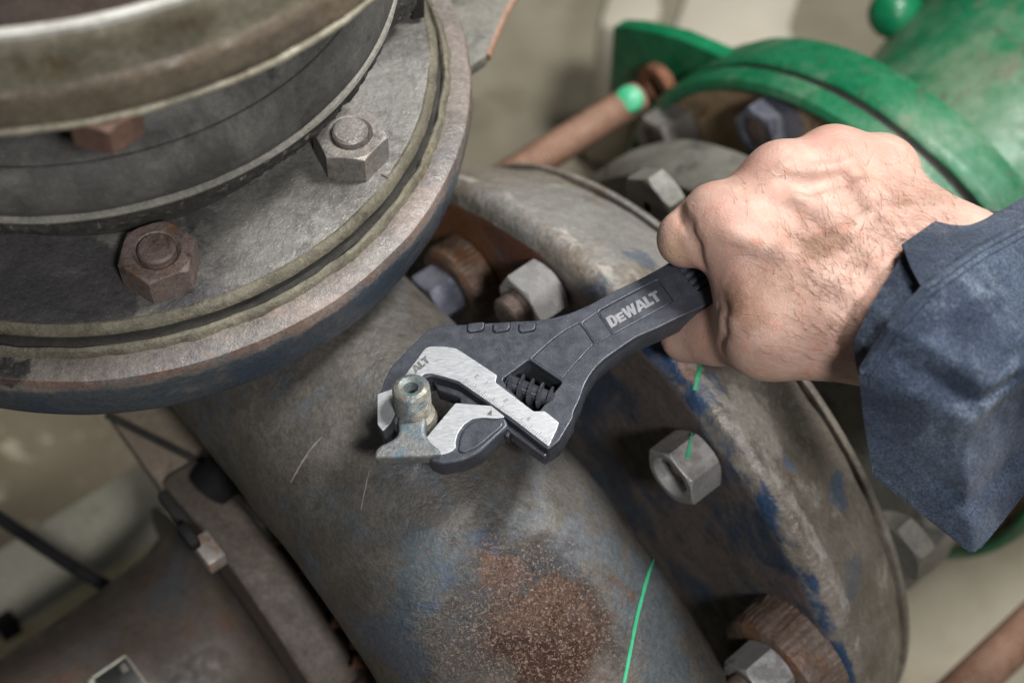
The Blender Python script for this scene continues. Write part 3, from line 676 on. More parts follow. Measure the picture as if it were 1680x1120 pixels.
# rusty gusset plate at the top, right of the flange
gp = thing('gusset_plate', 'grey plate with a rusty edge beside the flange at the top', 'plate', tuple(onz(800, 30, -.02)))
prism('plate', [onz(*p, -.021) for p in ((640, -60), (880, -60), (832, 8), (797, 92), (740, 130), (640, 90))], (0, 0, -.008), m_mid, gp, .001)
tube('rusty_edge', [onz(882, -60, -.024), onz(834, 8, -.024), onz(814, 50, -.024), onz(797, 94, -.024)], .0028, m_rod, gp, 10)

# ------------------------------------------------------------------ adjustable wrench
Q0 = onz(640, 640, 0); U0 = (onz(1160, 470, 0) - Q0).normalized()
TILT = .12
WU = (U0 + UP * TILT).normalized(); WN = (UP - WU * UP.dot(WU)).normalized(); WV = WN.cross(WU)
WM = Matrix((WU, WV, WN)).transposed().to_4x4(); WM.translation = Q0
WMI = WM.inverted()
def wp(px, py, h=0):
    """pixel -> (u, v) on the wrench plane raised by h"""
    q = WMI @ onp(px, py, Q0 + WN * h, WN); return (q.x, q.y)
def W3(px, py, h=0): return onp(px, py, Q0 + WN * h, WN)
def Z5(pts): return [(560 + x / 2.8, 400 + y / 2.8) for x, y in pts]
def Z6(pts): return [(820 + x / 4.308, 420 + y / 4.308) for x, y in pts]
def at_h(h): return Matrix(WM) @ Matrix.Translation((0, 0, h))
wr = thing('adjustable_wrench', 'black adjustable wrench with bare steel jaws gripped by the hand', 'wrench', tuple(Q0))
TH = .0125
outer = [(1400, 268), (1240, 356), (1150, 403), (1098, 430)] + Z6([(1130, 85), (980, 165), (820, 240), (640, 340), (500, 400), (380, 435), (250, 455)]) + Z5([(800, 355), (690, 362), (570, 369), (440, 377), (400, 394), (310, 480), (232, 560), (200, 620), (180, 680), (165, 693), (166, 832), (190, 866), (226, 829), (262, 760), (330, 660), (385, 615), (412, 606), (470, 620), (540, 643), (620, 700), (690, 747), (800, 830), (948, 945), (1000, 905), (1062, 800), (1068, 765)]) + Z6([(560, 1020), (600, 905), (640, 835), (680, 782), (740, 725), (800, 682), (960, 572), (1130, 500), (1300, 415), (1500, 328)]) + [(1300, 432), (1420, 366)]
outer = [wp(*p) for p in outer]
win = [wp(*p) for p in Z5([(738, 622), (862, 530), (1016, 634), (905, 772), (868, 772), (760, 652)])]
rec1 = [wp(*p) for p in Z6([(226, 722), (300, 655), (380, 585), (470, 520), (558, 472), (600, 520), (663, 618), (600, 680), (520, 770), (440, 862)])]
rec2 = [wp(*p) for p in Z6([(586, 470), (690, 398), (700, 420), (790, 552), (760, 575), (680, 612), (630, 545)])]
logo = [wp(*p) for p in Z6([(694, 388), (1118, 163), (1228, 316), (800, 552)])]
grip = [wp(*p) for p in Z6([(1258, 84), (1500, -40), (1700, 60), (1400, 250)])]
mm = .001
body_c = [round_poly(outer, .0012, 3), round_poly(win, .0012), round_poly(rec1, .0008), round_poly(rec2, .0007), round_poly(logo, .0016), round_poly(grip, .0012)]
# the working face: body top at h = 0
plate('body', body_c, at_h(-.0016), .0016, .0005, m_wrench, wr)
# solid core under the relief (only the worm window goes through)
plate('core', [round_poly(outer, .0012, 3), round_poly(win, .0012)], at_h(-.0021 - .0052), .0052, .0006, m_wrench, wr)
plate('web_panel', [round_poly(rec1, .0007)], at_h(-.00165), .0012, .0003, m_wrench, wr)
plate('web_panel', [round_poly(rec2, .0006)], at_h(-.00135), .0011, .0002, m_wrench, wr)
plate('logo_panel', [round_poly([(x, y) for x, y in logo], .0014)], at_h(-.00145), .0010, .0005, m_wrench, wr)
# raised frame of the logo panel
def inset(poly, k):
    c = (sum(p[0] for p in poly) / len(poly), sum(p[1] for p in poly) / len(poly))
    return [(p[0] + (c[0] - p[0]) * k[0], p[1] + (c[1] - p[1]) * k[1]) for p in poly]
# grip ribs
for k in range(4):
    f0 = (k + .12) / 4; f1 = (k + .66) / 4
    a, b2, c2, d2 = [Vector((*p, 0)) for p in grip]
    q = [a.lerp(d2, f0), b2.lerp(c2, f0), b2.lerp(c2, f1), a.lerp(d2, f1)]
    plate('grip_rib', [round_poly([(v.x, v.y) for v in q], .0004)], at_h(-.0012), .0010, .0004, m_wrench, wr)
# raised teeth on the top edge
for x in (580, 698, 816):
    q = [wp(*p) for p in Z5([(x + 2, 368), (x + 76, 360), (x + 76, 386), (x + 66, 398), (x + 10, 408), (x, 398)])]
    plate('edge_notch', [round_poly(q, .0008)], at_h(-.0004), .0010, .00045, m_wrench, wr)
    q = [wp(*p) for p in Z5([(x - 5, 370), (x + 80, 360), (x + 80, 390), (x + 70, 404), (x + 8, 413), (x - 5, 404)])]
    plate('notch_groove', [round_poly(q, .0009)], at_h(.00002), .00006, .00002, m_blackrub, wr)
# ground steel face of the fixed jaw
face = [wp(*p) for p in Z5([(166, 693), (240, 667), (290, 610), (386, 482), (408, 474), (468, 474), (526, 482), (556, 500), (716, 606), (708, 638), (884, 772), (934, 770), (1000, 822), (990, 852), (952, 934), (800, 816), (690, 738), (620, 690), (540, 634), (470, 612), (412, 598), (380, 600), (330, 650), (262, 752), (226, 826), (190, 862), (167, 832)])]
plate('ground_face', [round_poly(face, .0007)], at_h(.0002), .0005, .00025, m_silver, wr)
# sliding jaw
jaw = [wp(*p) for p in Z5([(372, 905), (520, 726), (690, 742), (755, 792), (768, 830), (640, 948), (590, 975), (540, 992), (455, 1006), (400, 985)])]
plate('sliding_jaw', [round_poly(jaw, .0014)], at_h(-.0010 - .0055), .0055, .0012, m_wrench, wr)
jf = [wp(*p) for p in Z5([(386, 892), (524, 729), (690, 742), (752, 793), (720, 800), (690, 799), (640, 797), (600, 803), (562, 830), (535, 868), (524, 905), (526, 935), (500, 955), (455, 969)])]
plate('jaw_face', [round_poly(jf, .0007)], at_h(-.0006), .0005, .00025, m_silver, wr)
jb = [wp(*p) for p in Z5([(545, 880), (570, 838), (605, 812), (650, 805), (700, 808), (745, 815), (740, 838), (630, 930), (560, 960), (535, 950)])]
plate('jaw_boss', [round_poly(jb, .0022)], at_h(-.0011), .0010, .0008, m_wrench, wr)
# rack channel under the strip: dark
ch = [wp(*p) for p in Z5([(420, 620), (548, 660), (700, 765), (820, 850), (945, 950), (930, 965), (770, 850), (690, 770), (545, 730), (540, 690), (440, 655)])]
plate('rack', [round_poly(ch, .0006)], at_h(-.0068), .0040, .0006, m_worm, wr)
for k in range(7):
    f = k / 6; x, y = 560 + 200 * f, 690 + 140 * f
    q = [wp(*p) for p in Z5([(x, y + 8), (x + 14, y + 18), (x + 2, y + 42), (x - 12, y + 32)])]
    plate('rack_tooth', [q], at_h(-.006), .0026, .0004, m_worm, wr)
# arrow pointer
plate('pointer', [[wp(*p) for p in Z5([(690, 758), (692, 786), (668, 784)])]], at_h(.00002 - .0001), .00008, .00001, m_etch, wr)
# worm screw
wa = Vector((*wp(*Z5([(772, 622)])[0]), -.0030)); wb = Vector((*wp(*Z5([(968, 704)])[0]), -.0030))
ax = (wb - wa); Lw = ax.length; axn = ax.normalized(); e1 = Vector((0, 0, 1)); e1 = (e1 - axn * e1.dot(axn)).normalized(); e2 = axn.cross(e1)
tube('worm_core', [WM @ (wa - axn * .001), WM @ (wb + axn * .001)], .0034, m_worm, wr, 24)
nt = 4.1; pitch = Lw / 4.4; V = []; Fc = []; NS = 300
prof = [(-.34, .0033), (-.20, .0050), (-.17, .0055), (-.02, .0055), (.02, .0050), (.16, .0033)]
for i in range(NS + 1):
    a = 2 * math.pi * nt * i / NS; base = wa + axn * (pitch * (a / (2 * math.pi) + .25)); rd = e1 * math.cos(a) + e2 * math.sin(a)
    for j, (dx, r) in enumerate(prof):
        r2 = r - (.00022 if (j in (2, 3) and i % 2) else 0)
        V.append(WM @ (base + axn * dx * pitch + rd * r2))
m = len(prof)
for i in range(NS):
    for j in range(m - 1): Fc.append((i * m + j, i * m + j + 1, (i + 1) * m + j + 1, (i + 1) * m + j))
mk('worm_thread', V, Fc, m_worm, wr, True, math.radians(25))
plate('window_floor', [[wp(*p) for p in Z5([(725, 620), (862, 520), (1025, 634), (905, 782), (865, 782), (750, 652)])]], at_h(-.0105), .001, .0002, m_blackrub, wr)
# ruler marks along the strip
A0 = Vector((*wp(*Z5([(556, 648)])[0]), 0)); A1 = Vector((*wp(*Z5([(940, 925)])[0]), 0)); dn = (A1 - A0).normalized(); dnp = Vector((-dn.y, dn.x, 0))
V = []; Fc = []
for k in range(46):
    p = A0 + (A1 - A0) * (k / 45); L = .0034 if k % 5 == 0 else .0022
    b4 = len(V); w = .00011
    for q in (p + dnp * .0006 - dn * w, p + dnp * L - dn * w, p + dnp * L + dn * w, p + dnp * .0006 + dn * w): V.append(WM @ (q + Vector((0, 0, .00074))))
    Fc.append((b4, b4 + 1, b4 + 2, b4 + 3))
B0 = Vector((*wp(*Z5([(600, 560)])[0]), 0)); B1 = Vector((*wp(*Z5([(905, 790)])[0]), 0))
o = mk('ruler_marks', V, Fc, m_etch, wr, False); o['kind'] = 'stuff'
# scale figures beside the marks
DIG = {'0': [[(0, 0), (1, 0), (1, 2), (0, 2)]], '1': [[(0, 0), (0, 2)]], '2': [[(0, 2), (1, 2), (1, 1), (0, 1), (0, 0), (1, 0)]], '3': [[(0, 2), (1, 2), (1, 0), (0, 0)], [(0, 1), (1, 1)]]}
def strokes(name, text, o2, ex, ey, size, w, mat):
    V = []; Fc = []
    for i, chh in enumerate(text):
        for line in DIG[chh]:
            L = line + ([line[0]] if chh == '0' else [])
            for a, b2 in zip(L, L[1:]):
                A_ = o2 + ex * (a[0] + i * 1.5) * size + ey * a[1] * size; B_ = o2 + ex * (b2[0] + i * 1.5) * size + ey * b2[1] * size
                d = (B_ - A_).normalized(); s = WN.cross(d) * w; b4 = len(V)
                V += [A_ - s - d * w, A_ + s - d * w, B_ + s + d * w, B_ - s + d * w]; Fc.append((b4, b4 + 1, b4 + 2, b4 + 3))
    return mk(name, V, Fc, mat, wr, False)
for i, (x, y, tx) in enumerate(((612, 612, '0'), (660, 645, '1'), (745, 722, '2'), (850, 806, '3'))):
    px, py = Z5([(x, y)])[0]
    strokes('scale_figure', tx, W3(px, py, .00075), (WM.to_3x3() @ dn), (WM.to_3x3() @ dnp), .0008, .00012, m_etch)

# letters D E W A L T as filled outlines on a 1 x 1 cell
LET = {
 'D': [[(0, 0), (.62, 0), (.92, .25), (.92, .75), (.62, 1), (0, 1)], [(.38, .22), (.38, .78), (.52, .78), (.58, .68), (.58, .32), (.52, .22)]],
 'E': [[(0, 0), (.8, 0), (.8, .24), (.36, .24), (.36, .39), (.74, .39), (.74, .62), (.36, .62), (.36, .76), (.8, .76), (.8, 1), (0, 1)]],
 'e': [[(0, 0), (.8, 0), (.8, .2), (.34, .2), (.34, .32), (.74, .32), (.74, .5), (.34, .5), (.34, .62), (.8, .62), (.8, .82), (0, .82)]],
 'W': [[(.22, 0), (.52, 0), (.66, .5), (.80, 0), (1.10, 0), (1.36, 1), (1.04, 1), (.94, .48), (.80, 1), (.54, 1), (.40, .48), (.30, 1), (-.04, 1)]],
 'A': [[(-.08, 0), (.26, 0), (.32, .16), (.68, .16), (.74, 0), (1.08, 0), (.70, 1), (.30, 1)], [(.39, .36), (.5, .70), (.61, .36)]],
 'L': [[(0, 0), (.76, 0), (.76, .26), (.36, .26), (.36, 1), (0, 1)]],
 'T': [[(.25, 0), (.61, 0), (.61, .74), (.90, .74), (.90, 1), (-.04, 1), (-.04, .74), (.25, .74)]]}
ADV = {'D': .97, 'E': .86, 'e': .85, 'W': 1.38, 'A': 1.04, 'L': .74, 'T': .92}
def word(name, text, quad, h, mat, parent):
    """text laid into a quad of plane coords: lower-left, lower-right, upper-right, upper-left"""
    tot = sum(ADV[c] for c in text); x = 0
    ll, lr, ur, ul = [Vector((*q, 0)) for q in quad]
    for c in text:
        cs = []
        for con in LET[c]:
            out = []
            for (a, b2) in con:
                f = (x + a) / tot; p = ll.lerp(lr, f).lerp(ul.lerp(ur, f), b2); out.append((p.x, p.y))
            cs.append(out)
        plate(name, cs, at_h(h), .00008, .00001, mat, parent, 1); x += ADV[c]
word('logo_letter', 'DeWALT', [wp(*p) for p in Z6([(788, 505), (1150, 300), (1105, 236), (746, 433)])], -.00040, m_logo, wr)
word('etched_letter', 'ALT', [wp(*p) for p in Z5([(344, 598), (412, 541), (388, 516), (322, 572)])], .00076, m_etch, wr)

# ------------------------------------------------------------------ threaded fitting held in the jaws
fit = thing('drain_fitting', 'weathered threaded bleed fitting with flat lever held in the wrench jaws', 'valve', tuple(W3(668, 690, -.02)))
Pt = W3(674, 634, .013); Pb = W3(681, 700, -.012); fa = (Pt - Pb).normalized(); Lf = (Pt - Pb).length
prof = [(.0018, Lf - .008), (.0020, Lf - .003), (.0030, Lf - .0006), (.0052, Lf + .0003), (.0068, Lf - .0002), (.0076, Lf - .0012)]
z = Lf - .0014
for k in range(9): prof += [(.0071, z - .0003), (.0077, z - .0008), (.0077, z - .0011)]; z -= .0013
prof += [(.0068, z), (.0068, z - .002), (.0088, z - .0034), (.0096, z - .0065), (.0092, z - .009), (.0075, z - .0105), (0, z - .011)]
lathe('threaded_stud', prof, Pb, fa, m_brass, fit, 56, wob=.00018, wf=300)
tube('fitting_base', [Pb + fa * .002, Pb - fa * .004, snap(tv, 672, 722)[0]], [.0075, .0065, .0075], m_brass, fit, 24)
lathe('bore', [(0, Lf - .0075), (.0025, Lf - .0075)], Pb, fa, m_dark, fit, 20)
# lever: neck and cross bar
h1 = .0015
lev = [(655, 690), (652, 716), (640, 722), (622, 732), (616, 744), (617, 757), (640, 762), (690, 763), (716, 762), (721, 752), (719, 738), (704, 729), (690, 716), (688, 692)]
V = []; 
lp = [wp(*p, h1) for p in [(655, 676), (652, 692), (654, 706), (651, 714), (640, 722), (624, 729), (616, 737), (613, 750), (640, 750), (700, 748), (725, 745), (721, 735), (707, 725), (700, 715), (697, 706), (699, 692), (697, 676)]]
plate('lever', [round_poly(lp, .0016)], at_h(h1 - .0037), .0037, .0016, m_fitgrey, fit, 3)
# ------------------------------------------------------------------ person: fist and sleeve
person = thing('person', 'right hand in a fist gripping the wrench, arm in a dark blue work sleeve', 'person', tuple(onz(1400, 460, .03)))
def sd_cone(P, a, b, ra, rb):
    """round cone approximated by a capsule of varying radius"""
    a = np.array(a, np.float32); b = np.array(b, np.float32); d = b - a; L2 = float(d @ d)
    t = np.clip(((P - a) @ d) / L2, 0, 1)
    q = P - a - t[..., None] * d
    return np.sqrt((q * q).sum(-1)) - (ra + (rb - ra) * t)
def smin(a, b, k):
    h = np.clip(.5 + .5 * (b - a) / k, 0, 1); return b * (1 - h) + a * h - k * h * (1 - h)
def smax(a, b, k): return -smin(-a, -b, k)
def H(px, py, z): return np.array(onz(px, py, z), np.float32)
def hand_sdf(P):
    wr_u = H(1560, 430, .050); wr_r = H(1490, 535, .046); wr_m = H(1545, 480, .052)
    mcp = [H(1196, 372, .046), H(1284, 298, .0515), H(1366, 270, .0485), H(1442, 276, .041)]
    mr = [.0126, .0122, .0118, .0110]
    base = [H(1455, 510, .047), H(1480, 465, .051), H(1500, 430, .050), H(1520, 400, .046)]
    d = sd_cone(P, wr_u, H(1900, 560, .045), .0235, .031)
    d = smin(d, sd_cone(P, wr_r, H(1880, 640, .045), .0235, .031), .012)
    d = smin(d, sd_cone(P, wr_m, H(1390, 470, .044), .022, .0215), .012)
    for m, r, b in zip(mcp, mr, base):
        d = smin(d, sd_cone(P, b, m, .0185, r), .013)
    for a_, b_, r_ in ((0, 1, .0120), (1, 2, .0121), (2, 3, .0114)):
        d = smin(d, sd_cone(P, mcp[a_] * .97 + base[a_] * .03, mcp[b_] * .97 + base[b_] * .03, r_, r_), .014)
    # palm below
    d = smin(d, sd_cone(P, H(1290, 430, .030), H(1470, 470, .034), .019, .021), .012)
    d = smin(d, sd_cone(P, H(1400, 350, .030), H(1510, 400, .036), .017, .019), .012)
    d = smin(d, sd_cone(P, H(1250, 400, .036), H(1350, 350, .036), .0165, .0165), .010)
    # thumb: metacarpal, then the phalanges passing below the handle
    th = [H(1440, 545, .041), H(1262, 546, .024), H(1178, 548, .003), H(1127, 551, -.009)]
    d = smin(d, sd_cone(P, th[0], th[1], .0205, .0185), .012)
    d = smin(d, sd_cone(P, H(1360, 505, .044), H(1260, 520, .032), .017, .0165), .012)
    t = sd_cone(P, th[1], th[2], .0175, .0125); t = smin(t, sd_cone(P, th[2], th[3], .0132, .0118), .004)
    d = smin(d, t, .007)
    # web between thumb and forefinger, lying over the handle
    d = smin(d, sd_cone(P, H(1226, 438, .034), H(1300, 470, .042), .0148, .018), .012)
    d = smin(d, sd_cone(P, H(1236, 474, .031), H(1270, 530, .032), .0120, .0165), .010)
    # forefinger and the other curled fingers
    pip = [H(1124, 394, .032), H(1172, 354, .022), H(1285, 280, .008), H(1385, 262, .004)]
    pr_ = [.0107, .0110, .0105, .0095]
    dip = [H(1135, 400, -.003), H(1215, 375, -.012), H(1315, 330, -.012), H(1410, 310, -.010)]
    tip = [H(1195, 430, -.011), H(1270, 420, -.012), H(1370, 380, -.010), H(1455, 350, -.006)]
    f = None
    for i in range(4):
        g = sd_cone(P, mcp[i], pip[i], mr[i] * .96, pr_[i])
        g = smin(g, sd_cone(P, pip[i], dip[i], pr_[i] * .97, pr_[i] * .86), .003)
        g = smin(g, sd_cone(P, dip[i], tip[i], pr_[i] * .86, pr_[i] * .8), .003)
        f = g if f is None else smin(f, g, .003)
    f = smin(f, sd_cone(P, H(1172, 352, .043), H(1126, 388, .034), .0134, .0114), .004)
    f = smin(f, sd_cone(P, mcp[0] * .62 + pip[0] * .38, mcp[1] * .62 + pip[1] * .38, .0112, .0112), .006)
    f = smin(f, sd_cone(P, mcp[1] * .5 + pip[1] * .5, mcp[2] * .5 + pip[2] * .5, .0098, .0098), .005)
    d = smin(d, f, .008)
    # knuckles
    for m, r, (ox, oy, oz) in zip(mcp, mr, ((.002, -.001, .0015), (-.003, .0045, .0030), (-.001, .004, .0022), (.001, .003, .002))):
        c = m + np.array((ox, oy, oz), np.float32)
        d = smin(d, sd_cone(P, c, c + np.array((.006, -.003, .001), np.float32), r * .50, r * .46), .010)
    # tendons and veins
    def line(pts, r, k):
        nonlocal d
        for a, b in zip(pts, pts[1:]):
            d = smin(d, sd_cone(P, a, b, r, r), k)
    def surf(px, py, up=0):  # point just below the dorsal surface
        return HS(px, py, up)
    return d, line
# grid
lo = np.array([.03, -.045, -.030]); hi = np.array([.30, .125, .095])
def grid(h):
    n = np.ceil((hi - lo) / h).astype(int) + 1
    xs = [np.float32(lo[i] + h * np.arange(n[i])) for i in range(3)]
    return n, np.stack(np.meshgrid(*xs, indexing='ij'), -1)
def surface_net(D, P, h):
    n = D.shape; s = D < 0
    cs = np.zeros((n[0] - 1, n[1] - 1, n[2] - 1), np.int8); acc = np.zeros(cs.shape + (3,), np.float32); cnt = np.zeros(cs.shape, np.float32)
    sl = lambda o, i: slice(o, n[i] - 1 + o)
    for ax_ in range(3):
        for o in ((0, 0), (0, 1), (1, 0), (1, 1)):
            oa = [0, 0, 0]; ot = [k for k in range(3) if k != ax_]; oa[ot[0]], oa[ot[1]] = o; ob = list(oa); ob[ax_] = 1
            A = tuple(sl(oa[i], i) for i in range(3)); B = tuple(sl(ob[i], i) for i in range(3))
            c = s[A] != s[B]; da = D[A]; db = D[B]; t = np.where(c, da / (da - db + 1e-20), 0)
            acc += np.where(c[..., None], P[A] + (P[B] - P[A]) * t[..., None], 0); cnt += c
    m = cnt > 0; idx = -np.ones(cs.shape, np.int64); idx[m] = np.arange(m.sum()); V = acc[m] / cnt[m][:, None]
    F_ = []
    for ax_ in range(3):
        a, b = [k for k in range(3) if k != ax_]
        S0 = [slice(1, n[i] - 1) for i in range(3)]; S0[ax_] = slice(0, n[ax_] - 1); S1 = list(S0); S1[ax_] = slice(1, n[ax_])
        c = s[tuple(S0)] != s[tuple(S1)]; q = np.argwhere(c); q[:, a] += 1; q[:, b] += 1
        def at(da, db):
            w = q.copy(); w[:, a] -= da; w[:, b] -= db; return idx[w[:, 0], w[:, 1], w[:, 2]]
        F_.append(np.stack([at(1, 1), at(0, 1), at(0, 0), at(1, 0)], 1))
    F_ = np.concatenate(F_); F_ = F_[(F_ >= 0).all(1)]
    return V, F_
hs = .00125
n, PG = grid(hs)
D, add_line = hand_sdf(PG)
def column_top(D, px, py, dz=0.):
    """highest point of the hand seen at a pixel: march the camera ray through the field"""
    d = ray(px, py); d = d / np.linalg.norm(d)
    for k in range(900):
        p = CAM + d * (.40 + k * .0005); q = (p - lo) / hs; i = np.round(q).astype(int)
        if (i >= 0).all() and (i < np.array(D.shape)).all() and D[tuple(i)] < 0: return (p + d * dz).astype(np.float32)
    return None
def relief(pts, r, depth, k):
    """raise a soft cord along pixels of the hand's back (depth below the skin)"""
    global D
    q = [column_top(D, *p, depth) for p in pts]; q = [x for x in q if x is not None]
    for a, b in zip(q, q[1:]): D = smin(D, sd_cone(PG, a, b, r, r), k)
def crease(pts, r, k):
    global D
    q = [column_top(D, *p, -r * .45) for p in pts]; q = [x for x in q if x is not None]
    for a, b in zip(q, q[1:]): D = smax(D, -sd_cone(PG, a, b, r, r), k)
relief([(1375, 255), (1420, 320), (1470, 390)], .0030, .0030, .006)       # tendons
relief([(1285, 300), (1360, 360), (1440, 430)], .0030, .0032, .006)
relief([(1200, 380), (1290, 420), (1400, 480)], .0028, .0028, .005)
relief([(1275, 330), (1310, 322), (1345, 318), (1385, 305)], .0018, .0012, .003)   # veins
relief([(1385, 305), (1430, 300), (1465, 330)], .0016, .0011, .003)
relief([(1330, 395), (1375, 385), (1430, 350), (1480, 345)], .0016, .0012, .003)
relief([(1288, 276), (1335, 284), (1395, 270)], .0022, .0014, .004)
crease([(1288, 294), (1327, 304), (1385, 293)], .0024, .005)
crease([(1112, 345), (1128, 372), (1142, 404), (1149, 436)], .0020, .003)     # fold at the forefinger
crease([(1176, 502), (1186, 500), (1193, 510)], .0010, .003)     # fold of the web
crease([(1186, 520), (1188, 545), (1184, 570)], .0010, .003)
V, F_ = surface_net(D, PG, hs)
bm = bmesh.new(); me = bpy.data.meshes.new('hand'); me.from_pydata(V.tolist(), [], F_.tolist()); bm.from_mesh(me)
bmesh.ops.recalc_face_normals(bm, faces=bm.faces)
for _ in range(4): bmesh.ops.smooth_vert(bm, verts=bm.verts, factor=.5, use_axis_x=True, use_axis_y=True, use_axis_z=True)
bm.to_mesh(me); bm.free()
for p in me.polygons: p.use_smooth = True
def HP(px, py): 
    q = column_top(D, px, py); return tuple(q) if q is not None else (9, 9, 9)
def m_skin_():
    b = NB('skin')
    c = b.mix(b.mr(b.noise(70, 5, .6), .35, .68), (.425, .268, .212), (.515, .345, .283))
    c = b.mix(b.mr(b.noise(160, 5, .6, off=3), .52, .72), c, (.52, .27, .205))
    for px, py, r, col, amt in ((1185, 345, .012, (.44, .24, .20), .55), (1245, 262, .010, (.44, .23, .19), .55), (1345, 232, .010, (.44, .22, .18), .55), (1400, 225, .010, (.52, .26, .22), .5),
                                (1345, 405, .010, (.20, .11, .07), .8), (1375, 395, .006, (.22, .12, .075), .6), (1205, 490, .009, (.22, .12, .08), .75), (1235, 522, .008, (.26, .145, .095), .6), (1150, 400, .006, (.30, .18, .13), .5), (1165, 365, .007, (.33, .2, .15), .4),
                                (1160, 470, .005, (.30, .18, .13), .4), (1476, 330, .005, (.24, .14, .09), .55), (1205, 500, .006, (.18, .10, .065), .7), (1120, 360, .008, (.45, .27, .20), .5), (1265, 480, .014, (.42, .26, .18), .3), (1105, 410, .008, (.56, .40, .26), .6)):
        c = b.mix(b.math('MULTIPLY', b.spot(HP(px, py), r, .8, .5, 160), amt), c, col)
    c = b.mix(b.mr(b.noise(330, 2, .5, off=11), .74, .78), c, (.42, .15, .09))
    # skin creases: two stretched cell patterns
    v1 = b.vec((0, 0, 0), (900, 1700, 1300), (0, 0, .5)); v2 = b.vec((3, 1, 0), (1700, 1000, 1300), (0, 0, -.4))
    e1 = b.vor(1, 'DISTANCE_TO_EDGE', v1); e2 = b.vor(1, 'DISTANCE_TO_EDGE', v2)
    h = b.math('ADD', b.mr(e1, 0, .25), b.mr(e2, 0, .25))
    c = b.mix(b.mr(h, .4, 1.4, .16, 0), c, (.36, .19, .13)); c = b.mix(b.mr(b.noise(34, 4, .6, off=21), .5, .75, 0, .45), c, (.44, .22, .165))
    nb = b.bump(h, .35, .00025); lw = b.noise(1, 5, .6, 1.2, v=b.vec((0, 0, 0), (95, 300, 200), (0, 0, .75))); nb = b.bump(lw, .35, .0009, nb); nb = b.bump(b.noise(260, 5, .6, off=5), .2, .0012, nb); nb = b.bump(b.noise(1500, 3, .6, off=8), .2, .0003, nb)
    b.b.subsurface_method = 'RANDOM_WALK'
    return b.done(c, b.mr(b.noise(300, 4), .3, .7, .42, .58), 0, nb, Subsurface_Weight=.18, Subsurface_Radius=(1, .35, .2), Subsurface_Scale=.0025, Specular_IOR_Level=.45)
m_skin = m_skin_()
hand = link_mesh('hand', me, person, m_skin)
# hair on the back of the hand
th_ = bvh(hand)
random.seed(11); V = []; Fc = []
m_hair = bpy.data.materials.new('arm_hair'); m_hair.use_nodes = True; m_hair.node_tree.nodes['Principled BSDF'].inputs['Base Color'].default_value = (.15, .065, .03, 1); m_hair.node_tree.nodes['Principled BSDF'].inputs['Roughness'].default_value = .5
cnt = 0
while cnt < 780:
    px = random.uniform(1200, 1575); py = random.uniform(240, 625)
    dens = max(0, 1 - math.hypot((px - 1480) / 150, (py - 370) / 120)) + .9 * max(0, 1 - math.hypot((px - 1350) / 90, (py - 430) / 80)) + .7 * max(0, 1 - math.hypot((px - 1400) / 130, (py - 540) / 70)) + .06
    if random.random() > dens: continue
    p, nr = snap(th_, px, py, 0)
    if p is None: continue
    cnt += 1
    ang = random.gauss(2.1, .55) + (.5 if px > 1450 else 0)
    t = Vector((math.cos(ang), math.sin(ang), 0)); t = (t - nr * t.dot(nr)).normalized(); s = nr.cross(t)
    L = random.uniform(.003, .0105); cv = random.uniform(-.7, .7); b4 = len(V); NS = 5; w = random.uniform(.00005, .000095)
    for k in range(NS):
        f = k / (NS - 1); c = p + t * L * f + s * L * cv * f * f * .6 + nr * (L * .28 * math.sin(f * 2.2) + .00005)
        r = w * (1 - f * .7)
        for a in (0, 2.1, 4.2): V.append(c + (s * math.cos(a) + nr * math.sin(a)) * r)
    for k in range(NS - 1):
        for a in range(3): Fc.append((b4 + k * 3 + a, b4 + k * 3 + (a + 1) % 3, b4 + (k + 1) * 3 + (a + 1) % 3, b4 + (k + 1) * 3 + a))
o = mk('arm_hair', V, Fc, m_hair, person); o['kind'] = 'stuff'

# sleeve
def m_cloth_(name, dark=1.0):
    b = NB(name)
    k = dark
    c = b.mix(b.mr(b.noise(19, 6, .66, .6), .36, .64), (.015 * k, .023 * k, .040 * k), (.044 * k, .060 * k, .090 * k))
    c = b.mix(b.mr(b.noise(40, 8, .74, .5, off=4), .50, .76), c, (.105 * k, .130 * k, .165 * k))
    c = b.mix(b.mr(b.noise(48, 6, .7, .5, off=9), .56, .76), c, (.016 * k, .022 * k, .033 * k))
    g = b.noise(1100, 4, .8)
    c = b.mix(.75, c, b.mix(b.mr(g, .34, .66), (.08, .08, .08), (.88, .88, .88)), 'SOFT_LIGHT')
    v = b.vec((0, 0, 0), (2600, 420, 1200), (0, 0, .75)); g3 = b.noise(1, 2, .5, v=v)
    c = b.mix(.35, c, b.mix(b.mr(g3, .3, .7), (.2, .2, .2), (.8, .8, .8)), 'SOFT_LIGHT')
    nb = b.bump(g3, .3, .0003); nb = b.bump(g, .5, .0004, nb); nb = b.bump(b.noise(80, 4, .55, off=6), .6, .004, nb)
    return b.done(c, .85, 0, nb, Sheen_Weight=.10, Specular_IOR_Level=.2)
m_cloth = m_cloth_('sleeve_cloth'); m_cuff = m_cloth_('cuff_cloth', .8)
def poly_at(pts, t):
    """point at arc fraction t of a polyline of pixel+height points (smoothed)"""
    return catmull_at(pts, t)
def catmull_at(pts, t):
    P = np.array(pts, float); L = np.r_[0, np.cumsum(np.linalg.norm(np.diff(P[:, :2], axis=0), axis=1))]; x = t * L[-1]
    return np.array([np.interp(x, L, P[:, k]) for k in range(P.shape[1])])
